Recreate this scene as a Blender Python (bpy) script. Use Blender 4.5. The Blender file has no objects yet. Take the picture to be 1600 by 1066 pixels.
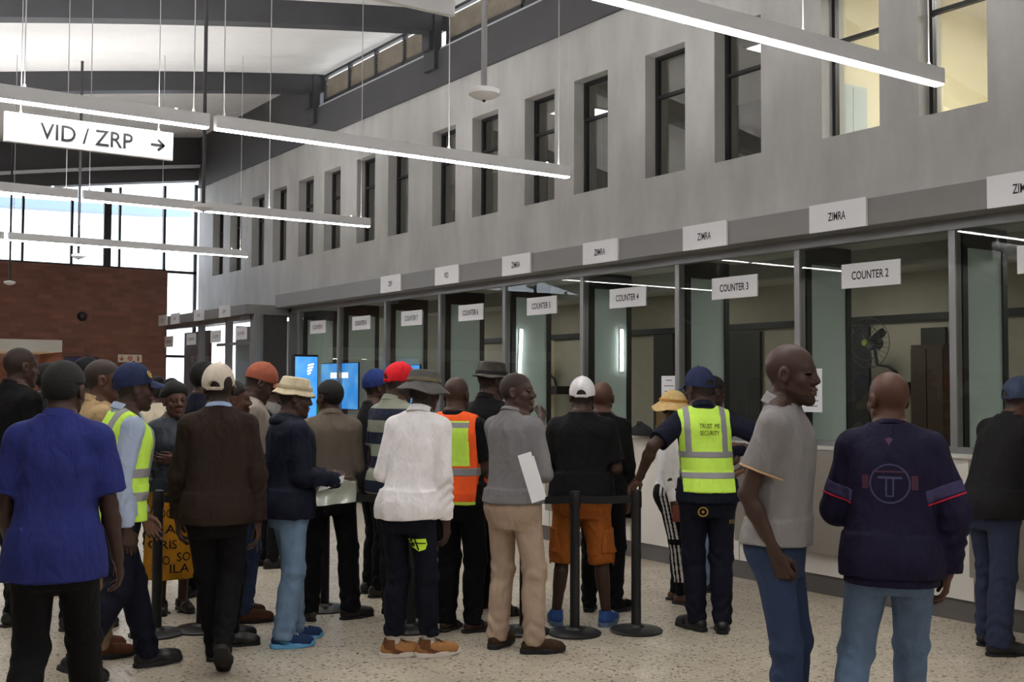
import bpy, bmesh, math, random, time
import numpy as np
from mathutils import Vector, Matrix
from mathutils.bvhtree import BVHTree
T0 = time.time()
random.seed(7)
SC = bpy.context.scene
COL = SC.collection
PI = math.pi

# ------------------------------------------------------------------ helpers
def tag(o, label=None, cat=None, group=None, kind=None):
    if label: o['label'] = label
    if cat: o['category'] = cat
    if group: o['group'] = group
    if kind: o['kind'] = kind
    return o

def empty(name, loc=(0, 0, 0), rz=0.0, label=None, cat=None, group=None, kind=None):
    o = bpy.data.objects.new(name, None)
    COL.objects.link(o)
    o.location = loc
    o.rotation_euler = (0, 0, rz)
    o.empty_display_size = 0.1
    return tag(o, label, cat, group, kind)

def link(name, me, m=None, parent=None):
    o = bpy.data.objects.new(name, me)
    COL.objects.link(o)
    if m is not None:
        for x in (m if isinstance(m, (list, tuple)) else [m]):
            me.materials.append(x)
    if parent is not None:
        o.parent = parent
    return o

class MB:
    """collects boxes, bars and tubes into one mesh"""
    def __init__(s): s.v = []; s.f = []; s.sm = []
    def add(s, vs, fs, smooth=False):
        b = len(s.v); s.v.extend([tuple(v) for v in vs])
        for f in fs: s.f.append(tuple(i + b for i in f)); s.sm.append(smooth)
        return s
    def box(s, x0, x1, y0, y1, z0, z1):
        return s.add([(x0, y0, z0), (x1, y0, z0), (x1, y1, z0), (x0, y1, z0), (x0, y0, z1), (x1, y0, z1), (x1, y1, z1), (x0, y1, z1)],
                     [(3, 2, 1, 0), (4, 5, 6, 7), (0, 1, 5, 4), (1, 2, 6, 5), (2, 3, 7, 6), (3, 0, 4, 7)])
    def lathe(s, prof, c=(0, 0, 0), n=24, axis='z'):
        vs = []; fs = []
        for r, z in prof:
            for i in range(n):
                a = 2 * PI * i / n
                p = (r * math.cos(a), r * math.sin(a), z)
                if axis == 'x': p = (p[2], p[0], p[1])
                if axis == 'y': p = (p[1], p[2], p[0])
                vs.append((p[0] + c[0], p[1] + c[1], p[2] + c[2]))
        m = len(prof)
        for k in range(m - 1):
            for i in range(n):
                j = (i + 1) % n
                fs.append((k * n + i, k * n + j, (k + 1) * n + j, (k + 1) * n + i))
        fs.append(tuple(range(n - 1, -1, -1))); fs.append(tuple((m - 1) * n + i for i in range(n)))
        return s.add(vs, fs, True)
    def tube(s, pts, r, n=10, close=False):
        pts = [Vector(p) for p in pts]; m = len(pts); vs = []; fs = []
        up = Vector((0, 0, 1))
        prev = None
        for k, p in enumerate(pts):
            if close: t = (pts[(k + 1) % m] - pts[k - 1]).normalized()
            else: t = (pts[min(k + 1, m - 1)] - pts[max(k - 1, 0)]).normalized()
            if prev is None:
                a = t.cross(up)
                if a.length < 1e-3: a = t.cross(Vector((1, 0, 0)))
            else:
                a = prev - t * prev.dot(t)
            a.normalize(); prev = a; b = t.cross(a)
            rr = r[k] if isinstance(r, (list, tuple)) else r
            for i in range(n):
                q = 2 * PI * i / n
                vs.append(p + a * (rr * math.cos(q)) + b * (rr * math.sin(q)))
        for k in range(m if close else m - 1):
            k2 = (k + 1) % m
            for i in range(n):
                j = (i + 1) % n
                fs.append((k * n + i, k * n + j, k2 * n + j, k2 * n + i))
        if not close:
            fs.append(tuple(range(n - 1, -1, -1))); fs.append(tuple((m - 1) * n + i for i in range(n)))
        return s.add(vs, fs, True)
    def build(s, name, m=None, parent=None, bevel=0.0):
        me = bpy.data.meshes.new(name)
        me.from_pydata(s.v, [], s.f)
        me.polygons.foreach_set('use_smooth', s.sm)
        bm = bmesh.new(); bm.from_mesh(me)
        bmesh.ops.recalc_face_normals(bm, faces=bm.faces)
        if bevel > 0:
            bmesh.ops.bevel(bm, geom=[e for e in bm.edges], offset=bevel, segments=2, affect='EDGES', profile=0.6)
        bm.to_mesh(me); bm.free()
        if any(s.sm):
            for e in me.edges: pass
            me.set_sharp_from_angle(angle=math.radians(40))
        return link(name, me, m, parent)

def B(name, x0, x1, y0, y1, z0, z1, m, parent=None, bevel=0.0):
    return MB().box(min(x0, x1), max(x0, x1), min(y0, y1), max(y0, y1), z0, z1).build(name, m, parent, bevel)

def struct(o):
    o['kind'] = 'structure'
    return o

def copy_tree(o, parent=None):
    c = o.copy(); COL.objects.link(c)
    if parent is not None: c.parent = parent
    for ch in list(o.children): copy_tree(ch, c)
    return c

# ------------------------------------------------------------------ materials
MATS = {}
def mat(name, col, rough=0.6, metal=0.0, emit=None, es=0.0, noise=0.0, nscale=8.0, bump=0.0, bscale=200.0, spec=0.5, coat=0.0, sheen=0.0):
    if name in MATS: return MATS[name]
    m = bpy.data.materials.new(name); m.use_nodes = True
    nt = m.node_tree; b = nt.nodes['Principled BSDF']
    b.inputs['Base Color'].default_value = (*col, 1)
    b.inputs['Roughness'].default_value = rough
    b.inputs['Metallic'].default_value = metal
    b.inputs['Specular IOR Level'].default_value = spec
    b.inputs['Coat Weight'].default_value = coat
    b.inputs['Sheen Weight'].default_value = sheen
    if emit:
        b.inputs['Emission Color'].default_value = (*emit, 1)
        b.inputs['Emission Strength'].default_value = es
    tc = nt.nodes.new('ShaderNodeTexCoord')
    if noise > 0:
        n = nt.nodes.new('ShaderNodeTexNoise'); n.inputs['Scale'].default_value = nscale; n.inputs['Detail'].default_value = 5
        r = nt.nodes.new('ShaderNodeMapRange')
        r.inputs['From Min'].default_value = 0.3; r.inputs['From Max'].default_value = 0.7
        r.inputs['To Min'].default_value = 1 - noise; r.inputs['To Max'].default_value = 1 + noise
        x = nt.nodes.new('ShaderNodeMix'); x.data_type = 'RGBA'; x.blend_type = 'MULTIPLY'; x.inputs[0].default_value = 1
        x.inputs[6].default_value = (*col, 1)
        nt.links.new(tc.outputs['Object'], n.inputs['Vector']); nt.links.new(n.outputs['Fac'], r.inputs['Value'])
        nt.links.new(r.outputs['Result'], x.inputs[7]); nt.links.new(x.outputs[2], b.inputs['Base Color'])
    if bump > 0:
        n = nt.nodes.new('ShaderNodeTexNoise'); n.inputs['Scale'].default_value = bscale; n.inputs['Detail'].default_value = 3
        bp = nt.nodes.new('ShaderNodeBump'); bp.inputs['Strength'].default_value = bump; bp.inputs['Distance'].default_value = 0.01
        nt.links.new(tc.outputs['Object'], n.inputs['Vector']); nt.links.new(n.outputs['Fac'], bp.inputs['Height'])
        nt.links.new(bp.outputs['Normal'], b.inputs['Normal'])
    MATS[name] = m
    return m

def lin(r, g, b):
    f = lambda c: (c / 255 / 12.92) if c / 255 <= 0.04045 else ((c / 255 + 0.055) / 1.055) ** 2.4
    return (f(r), f(g), f(b))

def glass_mat(name, tint=(0.95, 0.97, 0.96), ior=1.45, rough=0.0, mult=1.0):
    m = bpy.data.materials.new(name); m.use_nodes = True; nt = m.node_tree
    nt.nodes.remove(nt.nodes['Principled BSDF'])
    out = nt.nodes['Material Output']
    lw = nt.nodes.new('ShaderNodeLayerWeight'); lw.inputs['Blend'].default_value = 0.5
    pw = nt.nodes.new('ShaderNodeMath'); pw.operation = 'POWER'; pw.inputs[1].default_value = 5
    mu = nt.nodes.new('ShaderNodeMath'); mu.operation = 'MULTIPLY_ADD'; mu.inputs[1].default_value = 0.95 * mult; mu.inputs[2].default_value = 0.04 * mult; mu.use_clamp = True
    tr = nt.nodes.new('ShaderNodeBsdfTransparent'); tr.inputs['Color'].default_value = (*tint, 1)
    gl = nt.nodes.new('ShaderNodeBsdfGlossy'); gl.inputs['Roughness'].default_value = rough
    mx = nt.nodes.new('ShaderNodeMixShader')
    nt.links.new(lw.outputs['Facing'], pw.inputs[0]); nt.links.new(pw.outputs[0], mu.inputs[0]); nt.links.new(mu.outputs[0], mx.inputs[0])
    nt.links.new(tr.outputs[0], mx.inputs[1]); nt.links.new(gl.outputs[0], mx.inputs[2])
    nt.links.new(mx.outputs[0], out.inputs['Surface'])
    return m

def brick_mat():
    m = bpy.data.materials.new('red_face_brick'); m.use_nodes = True; nt = m.node_tree; b = nt.nodes['Principled BSDF']
    tc = nt.nodes.new('ShaderNodeTexCoord'); mp = nt.nodes.new('ShaderNodeMapping')
    mp.inputs['Rotation'].default_value = (PI / 2, 0, 0)
    br = nt.nodes.new('ShaderNodeTexBrick'); br.inputs['Scale'].default_value = 1.0
    br.inputs['Brick Width'].default_value = 0.23; br.inputs['Row Height'].default_value = 0.085
    br.inputs['Mortar Size'].default_value = 0.006; br.inputs['Color1'].default_value = (*lin(150, 102, 86), 1)
    br.inputs['Color2'].default_value = (*lin(126, 84, 72), 1); br.inputs['Mortar'].default_value = (*lin(128, 96, 82), 1)
    nz = nt.nodes.new('ShaderNodeTexNoise'); nz.inputs['Scale'].default_value = 1.3
    mx = nt.nodes.new('ShaderNodeMix'); mx.data_type = 'RGBA'; mx.blend_type = 'MULTIPLY'; mx.inputs[0].default_value = 0.35
    nt.links.new(tc.outputs['Object'], mp.inputs['Vector']); nt.links.new(mp.outputs[0], br.inputs['Vector'])
    nt.links.new(tc.outputs['Object'], nz.inputs['Vector'])
    nt.links.new(br.outputs['Color'], mx.inputs[6]); nt.links.new(nz.outputs['Fac'], mx.inputs[7])
    nt.links.new(mx.outputs[2], b.inputs['Base Color']); b.inputs['Roughness'].default_value = 0.85
    bp = nt.nodes.new('ShaderNodeBump'); bp.inputs['Strength'].default_value = 0.4; bp.inputs['Distance'].default_value = 0.005
    inv = nt.nodes.new('ShaderNodeMath'); inv.operation = 'SUBTRACT'; inv.inputs[0].default_value = 1
    nt.links.new(br.outputs['Fac'], inv.inputs[1]); nt.links.new(inv.outputs[0], bp.inputs['Height']); nt.links.new(bp.outputs[0], b.inputs['Normal'])
    return m

def terrazzo_mat():
    m = bpy.data.materials.new('speckled_terrazzo'); m.use_nodes = True; nt = m.node_tree; b = nt.nodes['Principled BSDF']
    tc = nt.nodes.new('ShaderNodeTexCoord'); L = nt.links.new
    base = nt.nodes.new('ShaderNodeTexNoise'); base.inputs['Scale'].default_value = 2.2; base.inputs['Detail'].default_value = 6
    cr = nt.nodes.new('ShaderNodeValToRGB')
    cr.color_ramp.elements[0].position = 0.3; cr.color_ramp.elements[0].color = (*lin(180, 170, 152), 1)
    cr.color_ramp.elements[1].position = 0.7; cr.color_ramp.elements[1].color = (*lin(204, 194, 176), 1)
    L(tc.outputs['Object'], base.inputs['Vector']); L(base.outputs['Fac'], cr.inputs[0])
    cur = cr.outputs[0]
    for sc, thr, col, seed in ((26, 0.24, lin(112, 94, 74), 0.0), (40, 0.2, lin(236, 228, 212), 3.0), (17, 0.17, lin(90, 76, 62), 9.0), (55, 0.26, lin(140, 118, 92), 5.0)):
        mp = nt.nodes.new('ShaderNodeMapping'); mp.inputs['Location'].default_value = (seed, seed * 1.7, 0)
        wn = nt.nodes.new('ShaderNodeTexNoise'); wn.inputs['Scale'].default_value = sc * 1.5
        ad = nt.nodes.new('ShaderNodeVectorMath'); ad.operation = 'MULTIPLY_ADD'; ad.inputs[1].default_value = (0.03, 0.03, 0)
        v = nt.nodes.new('ShaderNodeTexVoronoi'); v.inputs['Scale'].default_value = sc; v.voronoi_dimensions = '2D'
        rnd = nt.nodes.new('ShaderNodeSeparateColor')
        lt = nt.nodes.new('ShaderNodeMath'); lt.operation = 'LESS_THAN'; lt.inputs[1].default_value = thr
        g2 = nt.nodes.new('ShaderNodeMath'); g2.operation = 'GREATER_THAN'; g2.inputs[1].default_value = 0.74
        mu = nt.nodes.new('ShaderNodeMath'); mu.operation = 'MULTIPLY'
        mx = nt.nodes.new('ShaderNodeMix'); mx.data_type = 'RGBA'; mx.inputs[7].default_value = (*col, 1)
        L(tc.outputs['Object'], mp.inputs['Vector']); L(mp.outputs[0], wn.inputs['Vector'])
        L(wn.outputs['Color'], ad.inputs[0]); L(mp.outputs[0], ad.inputs[2]); L(ad.outputs[0], v.inputs['Vector'])
        L(v.outputs['Distance'], lt.inputs[0]); L(v.outputs['Color'], rnd.inputs[0]); L(rnd.outputs[0], g2.inputs[0])
        L(lt.outputs[0], mu.inputs[0]); L(g2.outputs[0], mu.inputs[1]); L(mu.outputs[0], mx.inputs[0]); L(cur, mx.inputs[6]); cur = mx.outputs[2]
    # tile joints
    br = nt.nodes.new('ShaderNodeTexBrick'); br.offset = 0; br.inputs['Scale'].default_value = 1; br.inputs['Brick Width'].default_value = 0.6
    br.inputs['Row Height'].default_value = 0.6; br.inputs['Mortar Size'].default_value = 0.0025
    mj = nt.nodes.new('ShaderNodeMix'); mj.data_type = 'RGBA'; mj.inputs[7].default_value = (*lin(150, 138, 120), 1)
    L(tc.outputs['Object'], br.inputs['Vector']); L(br.outputs['Fac'], mj.inputs[0]); L(cur, mj.inputs[6])
    L(mj.outputs[2], b.inputs['Base Color']); b.inputs['Roughness'].default_value = 0.36; b.inputs['Specular IOR Level'].default_value = 0.4
    return m

def concrete_mat():
    m = bpy.data.materials.new('grey_plaster'); m.use_nodes = True; nt = m.node_tree; b = nt.nodes['Principled BSDF']; L = nt.links.new
    tc = nt.nodes.new('ShaderNodeTexCoord'); mp = nt.nodes.new('ShaderNodeMapping'); mp.inputs['Scale'].default_value = (1, 1.6, 0.55)
    n1 = nt.nodes.new('ShaderNodeTexNoise'); n1.inputs['Scale'].default_value = 1.4; n1.inputs['Detail'].default_value = 7; n1.inputs['Roughness'].default_value = 0.6
    cr = nt.nodes.new('ShaderNodeValToRGB')
    cr.color_ramp.elements[0].position = 0.3; cr.color_ramp.elements[0].color = (*lin(176, 175, 174), 1)
    cr.color_ramp.elements[1].position = 0.72; cr.color_ramp.elements[1].color = (*lin(204, 203, 201), 1)
    L(tc.outputs['Object'], mp.inputs[0]); L(mp.outputs[0], n1.inputs['Vector']); L(n1.outputs['Fac'], cr.inputs[0]); L(cr.outputs[0], b.inputs['Base Color'])
    b.inputs['Roughness'].default_value = 0.8
    n2 = nt.nodes.new('ShaderNodeTexNoise'); n2.inputs['Scale'].default_value = 30; n2.inputs['Detail'].default_value = 5
    bp = nt.nodes.new('ShaderNodeBump'); bp.inputs['Strength'].default_value = 0.12; bp.inputs['Distance'].default_value = 0.01
    L(tc.outputs['Object'], n2.inputs['Vector']); L(n2.outputs['Fac'], bp.inputs['Height']); L(bp.outputs[0], b.inputs['Normal'])
    return m

def corrugated_mat():
    m = bpy.data.materials.new('white_ribbed_sheeting'); m.use_nodes = True; nt = m.node_tree; b = nt.nodes['Principled BSDF']; L = nt.links.new
    tc = nt.nodes.new('ShaderNodeTexCoord'); w = nt.nodes.new('ShaderNodeTexWave'); w.bands_direction = 'Y'; w.inputs['Scale'].default_value = 2.4
    bp = nt.nodes.new('ShaderNodeBump'); bp.inputs['Strength'].default_value = 0.35; bp.inputs['Distance'].default_value = 0.02
    L(tc.outputs['Object'], w.inputs['Vector']); L(w.outputs['Fac'], bp.inputs['Height']); L(bp.outputs[0], b.inputs['Normal'])
    b.inputs['Base Color'].default_value = (*lin(238, 237, 236), 1); b.inputs['Roughness'].default_value = 0.6
    return m

M_wall = concrete_mat(); M_brick = brick_mat(); M_floor = terrazzo_mat(); M_ceil = corrugated_mat()
M_steel = mat('dark_painted_steel', lin(62, 62, 66), 0.55, noise=0.08, nscale=3)
M_band = mat('charcoal_cladding', lin(78, 77, 80), 0.7, noise=0.1, nscale=1.5)
M_alu = mat('grey_aluminium', lin(150, 150, 152), 0.4, 0.6)
M_alud = mat('dark_aluminium', lin(48, 48, 50), 0.45, 0.3)
M_fascia = mat('fascia_grey_laminate', lin(128, 126, 126), 0.55, noise=0.04, nscale=2)
M_white = mat('white_laminate', lin(226, 221, 214), 0.45)
M_grey = mat('warm_grey_laminate', lin(140, 132, 124), 0.5)
M_plinth = mat('plinth_dark_grey', lin(96, 92, 90), 0.6)
M_sign = mat('white_sign_board', lin(236, 236, 240), 0.5)
M_ink = mat('black_lettering', lin(28, 28, 32), 0.6)
M_paper = mat('white_paper', lin(232, 232, 236), 0.7)
M_glass = glass_mat('counter_glass', (0.86, 0.89, 0.87), 1.5, 0.0, .8)
M_uglass = glass_mat('window_glass', (0.72, 0.73, 0.72), 1.5, 0.0, 2.6)
M_eglass = glass_mat('end_glass', (0.97, 0.98, 1.0), 1.3, 0.0, 0.5)
M_frost = mat('green_tinted_partition', lin(200, 214, 213), 0.3)
M_office = mat('office_beige_wall', lin(172, 165, 152), 0.8, noise=0.05)
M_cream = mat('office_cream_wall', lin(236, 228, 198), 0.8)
M_led = mat('led_diffuser', (1, 1, 1), 0.5, emit=(1.0, 0.985, 0.97), es=15.0)
M_housing = mat('light_grey_housing', lin(236, 237, 240), 0.45, 0.1)
M_wire = mat('steel_wire', lin(190, 190, 190), 0.35, 0.7)
M_black = mat('black_powder_coat', lin(24, 24, 26), 0.45)
M_belt = mat('black_webbing', lin(20, 20, 22), 0.85, bump=0.3, bscale=300)

# ------------------------------------------------------------------ camera (fitted from the vanishing points)
CAM = Vector((0, 0, 1.65))
CR = Vector((0.82320794, -0.56772511, 0.00410935)); CU = Vector((-0.02598067, -0.0304398, 0.99919889)); CF = Vector((0.56714521, 0.82265522, 0.03980817))
FPX = 1743.27
cd = bpy.data.cameras.new('camera'); cam = bpy.data.objects.new('camera', cd); COL.objects.link(cam)
cam.matrix_world = Matrix(((CR.x, CU.x, -CF.x, CAM.x), (CR.y, CU.y, -CF.y, CAM.y), (CR.z, CU.z, -CF.z, CAM.z), (0, 0, 0, 1)))
cd.sensor_width = 36.0; cd.lens = 36.0 * FPX / 1600; cd.clip_start = 0.05; cd.clip_end = 300
SC.camera = cam
def ground(px, py, z=0.0):
    """the point of the plane at height z that the photograph shows at a pixel"""
    d = CF + CR * ((px - 800) / FPX) - CU * ((py - 533) / FPX)
    return CAM + d * ((z - CAM.z) / d.z)
def onx(px, py, x):
    d = CF + CR * ((px - 800) / FPX) - CU * ((py - 533) / FPX)
    return CAM + d * (x / d.x)
def ony(px, py, y):
    d = CF + CR * ((px - 800) / FPX) - CU * ((py - 533) / FPX)
    return CAM + d * (y / d.y)
def at_depth(px, py, dep):
    return CAM + (CF + CR * ((px - 800) / FPX) - CU * ((py - 533) / FPX)) * dep

# ------------------------------------------------------------------ lettering
def text_mesh(s, size, depth=0.0, align='CENTER', res=3, spacing=1.0, offset=0.0):
    c = bpy.data.curves.new('lettering', 'FONT'); c.body = s; c.size = size; c.align_x = align; c.align_y = 'CENTER'
    c.extrude = depth; c.resolution_u = res; c.space_character = spacing; c.offset = offset
    o = bpy.data.objects.new('lettering', c); COL.objects.link(o)
    dg = bpy.context.evaluated_depsgraph_get(); dg.update()
    me = bpy.data.meshes.new_from_object(o.evaluated_get(dg))
    bpy.data.objects.remove(o); bpy.data.curves.remove(c)
    me.materials.clear()
    return me
def text_on(s, size, origin, ux, uy, m, parent=None, name='lettering', depth=0.001, spacing=1.0, offset=0.0):
    """lettering in the plane spanned by ux (reading direction) and uy"""
    me = text_mesh(s, size, depth, spacing=spacing, offset=offset)
    ux = Vector(ux).normalized(); uy = Vector(uy).normalized(); uz = ux.cross(uy)
    o = Vector(origin)
    M = Matrix(((ux.x, uy.x, uz.x, o.x), (ux.y, uy.y, uz.y, o.y), (ux.z, uy.z, uz.z, o.z), (0, 0, 0, 1)))
    me.transform(M)
    return link(name, me, m, parent)
# ================================================================== THE SETTING
def text_fit(s, w, h, origin, ux, uy, m, parent=None, name='lettering', depth=0.001, spacing=1.0, offset=0.0):
    me = text_mesh(s, 1.0, 0.0, spacing=spacing, offset=offset)
    n = len(me.vertices); co = np.empty(n * 3, np.float32); me.vertices.foreach_get('co', co); co = co.reshape(-1, 3)
    lo = co.min(0); hi = co.max(0)
    co[:, 0] = (co[:, 0] - (lo[0] + hi[0]) / 2) * (w / (hi[0] - lo[0])); co[:, 1] = (co[:, 1] - (lo[1] + hi[1]) / 2) * (h / (hi[1] - lo[1]))
    co[:, 2] = depth
    me.vertices.foreach_set('co', co.ravel())
    ux = Vector(ux).normalized(); uy = Vector(uy).normalized(); uz = ux.cross(uy); o = Vector(origin)
    me.transform(Matrix(((ux.x, uy.x, uz.x, o.x), (ux.y, uy.y, uz.y, o.y), (ux.z, uy.z, uz.z, o.z), (0, 0, 0, 1))))
    return link(name, me, m, parent)

WX = 7.125                       # counter wall plane
YE = 20.9                        # end wall plane
XL = -6.0; YB = -7.0             # open glazed side, back of the hall
struct(B('floor', XL - .3, 11.0, YB - .3, 24.0, -0.12, 0.0, M_floor))

def zc(x):                       # vaulted roof sheeting height over x
    d = WX + 0.035 - x
    return 6.39 - 0.13 * d - 0.0055 * d * d
def curved(name, x0, x1, y0, y1, dz0, dz1, m, n=28):
    vs = []; fs = []
    for i in range(n + 1):
        x = x0 + (x1 - x0) * i / n; z = zc(x)
        vs += [(x, y0, z + dz0), (x, y1, z + dz0), (x, y1, z + dz1), (x, y0, z + dz1)]
    for i in range(n):
        a = 4 * i; b = a + 4
        for k in range(4):
            k2 = (k + 1) % 4
            fs.append((a + k, a + k2, b + k2, b + k))
    fs += [(0, 3, 2, 1), (4 * n, 4 * n + 1, 4 * n + 2, 4 * n + 3)]
    return MB().add(vs, fs, False).build(name, m)
struct(curved('ceiling', XL - .3, WX + .3, YB - .3, YE + .3, 0.0, 0.12, M_ceil))
BEAMS = [15.68, 12.08, 8.48, 4.88, 1.28, -2.32, -5.92]
for i, y in enumerate(BEAMS):
    r = struct(curved('trim_%d' % (i + 1), XL, WX + .1, y - .11, y + .11, -0.27, -0.001, M_steel))
    MB().box(WX - .09, WX + .02, y - .13, y + .13, 5.62, zc(WX) - .01).build('beam_bracket', M_steel, r)
    MB().box(WX - .14, WX - .09, y - .09, y + .09, 5.86, zc(WX) - .05).build('beam_plate', M_steel, r)

# upper plaster wall with deep window openings
YF = [5.037, 5.938, 7.146, 8.081, 9.203, 10.10, 11.19, 12.125, 13.30, 14.237, 15.318, 16.256, 17.283, 18.21, 19.245, 20.13]
YF = [3.9, 3.0, 1.9] + YF
YF.sort()
ZS, ZH, WW = 3.65, 4.85, 0.555
mb = MB(); TH = 0.28
mb.box(WX, WX + TH, -7, YE, 2.86, ZS); mb.box(WX, WX + TH, -7, YE, ZH, 5.395)
prev = -7.0
for y in YF:
    mb.box(WX, WX + TH, prev, y - WW, ZS, ZH); prev = y
mb.box(WX, WX + TH, prev, YE, ZS, ZH)
struct(mb.build('wall_right', M_wall))
for i, y in enumerate(YF):
    w = struct(empty('window_%d' % (i + 1), (WX + .13, y - WW / 2, ZS)))
    h = ZH - ZS; f = MB(); t = .032; e = WW / 2
    f.box(0, .05, -e, -e + t, 0, h); f.box(0, .05, e - t, e, 0, h); f.box(0, .05, -e + t, e - t, 0, t); f.box(0, .05, -e + t, e - t, h - t, h)
    f.box(0, .05, -e + t, e - t, h * .655, h * .655 + .03); pass
    f.build('window_frame', M_alud, w)
    MB().box(.022, .028, -e + t, e - t, t, h - t).build('pane', M_uglass, w)
# rooms behind the upper windows: the near room is lit
mb = MB(); mb.box(WX + TH, 10.6, -7, YE, 3.0, 3.06)
struct(mb.build('floor_upstairs', M_office))
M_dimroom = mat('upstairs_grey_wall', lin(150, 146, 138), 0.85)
struct(B('ceiling_upstairs', WX + TH, 10.6, -7, YE, 5.28, 5.34, mat('ceiling_tile_white', lin(222, 218, 208), 0.85)))
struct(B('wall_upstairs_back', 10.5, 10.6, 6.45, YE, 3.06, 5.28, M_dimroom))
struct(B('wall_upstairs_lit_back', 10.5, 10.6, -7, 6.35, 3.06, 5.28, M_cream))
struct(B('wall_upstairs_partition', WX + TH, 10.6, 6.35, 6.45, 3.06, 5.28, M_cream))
t = empty('ceiling_light', (8.9, 4.35, 5.27), 0, 'square lit ceiling panel in the cream room behind the right upper window', 'ceiling light')
MB().box(-.33, .33, -.33, .33, -.03, 0).build('light_frame', M_white, t); MB().box(-.29, .29, -.29, .29, -.04, -.03).build('light_diffuser', mat('panel_light', (1, 1, 1), .5, emit=(1, .97, .9), es=55.0), t)
for yy in (1.2, 8.6, 14.5):
    pass
x0_ = ony(1309, 170, 6.05).x; x1_ = ony(1357, 170, 6.05).x; hh_ = ony(1335, 132, 6.05).z - 3.06
t = empty('filing_cabinet', ((x0_ + x1_) / 2, 6.2, 3.06), 0, 'pale blue cabinet seen through the upper window with the plant', 'cabinet')
e_ = (x1_ - x0_) / 2
MB().box(-e_, e_, -.14, .148, 0, hh_).build('cabinet_body', mat('pale_blue_steel', lin(196, 208, 210), .4), t, .005)
MB().box(-e_ + .02, -.004, -.15, -.14, .06, hh_ - .03).build('cabinet_door', mat('pale_blue_door', lin(186, 200, 204), .4), t); MB().box(.004, e_ - .02, -.15, -.14, .06, hh_ - .03).build('cabinet_door', mat('pale_blue_door', lin(186, 200, 204), .4), t)
t = empty('potted_plant', (7.55, onx(1299, 208, 7.55).y, 3.64), 0, 'small leafy plant on the sill of the lit upper window', 'plant')
MB().lathe([(.045, 0), (.06, .1), (.055, .1)]).build('plant_pot', mat('dark_blue_pot', lin(40, 60, 80), .4), t)
lf = MB()
rr = random.Random(4)
for k in range(26):
    a = rr.uniform(0, 6.28); l = rr.uniform(.04, .1); h = rr.uniform(.12, .32); w = .016
    d = Vector((math.cos(a), math.sin(a), 0)); n = Vector((-d.y, d.x, 0)) * w
    p0 = Vector((0, 0, .1)); p1 = d * l * .6 + Vector((0, 0, h)); p2 = d * l + Vector((0, 0, h - .03))
    lf.add([p0, p1 + n, p2, p1 - n, p0 + Vector((0, 0, .002)), p1 + n + Vector((0, 0, .003)), p2 + Vector((0, 0, .003)), p1 - n + Vector((0, 0, .003))], [(0, 1, 2, 3), (7, 6, 5, 4), (0, 4, 5, 1), (1, 5, 6, 2), (2, 6, 7, 3), (3, 7, 4, 0)])
lf.build('leaves', mat('leaf_green', lin(54, 92, 48), .5), t)
struct(B('trim_8', 7.42, 7.75, 5.4, 6.0, 3.58, 3.64, M_white))

# dark cladding band and louvred clerestory above the plaster
struct(B('trim_9', WX - .03, WX + .25, YB, YE, 5.395, 5.86, M_band))
struct(B('trim_10', WX - .01, WX + .3, 15.8, YE, 5.86, zc(WX) - .005, M_band))
struct(B('trim_11', WX + .0, WX + .12, YB, 15.6, 5.862, 5.90, mat('pale_ledge', lin(205, 208, 214), .5)))
M_louv = mat('weathered_louvre', lin(138, 128, 116), .7, noise=.15, nscale=5)
ys = sorted(BEAMS)
for i in range(len(ys) - 1):
    a, b = ys[i] + .13, ys[i + 1] - .13
    w = struct(empty('window_%d' % (30 + i), (WX + .1, (a + b) / 2, 5.9)))
    L = (b - a) / 2; mb = MB()
    for k in range(10):
        z = .1 + k * .033
        mb.add([(0.0, -L, z), (.05, -L, z - .03), (.054, -L, z - .026), (.004, -L, z + .004), (0.0, L, z), (.05, L, z - .03), (.054, L, z - .026), (.004, L, z + .004)], [(0, 1, 2, 3), (7, 6, 5, 4), (0, 4, 5, 1), (1, 5, 6, 2), (2, 6, 7, 3), (3, 7, 4, 0)])
    mb.build('louvre_slats', M_louv, w)
    f = MB()
    for q in (-1, -.5, 0, .5, 1): f.box(-.02, .04, q * (L - .02) - .02, q * (L - .02) + .02, .02, .46)
    f.box(-.02, .04, -L, L, .44, .48); f.box(-.02, .03, -L, L, 0, .1)
    f.build('louvre_frame', M_steel, w)

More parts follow.
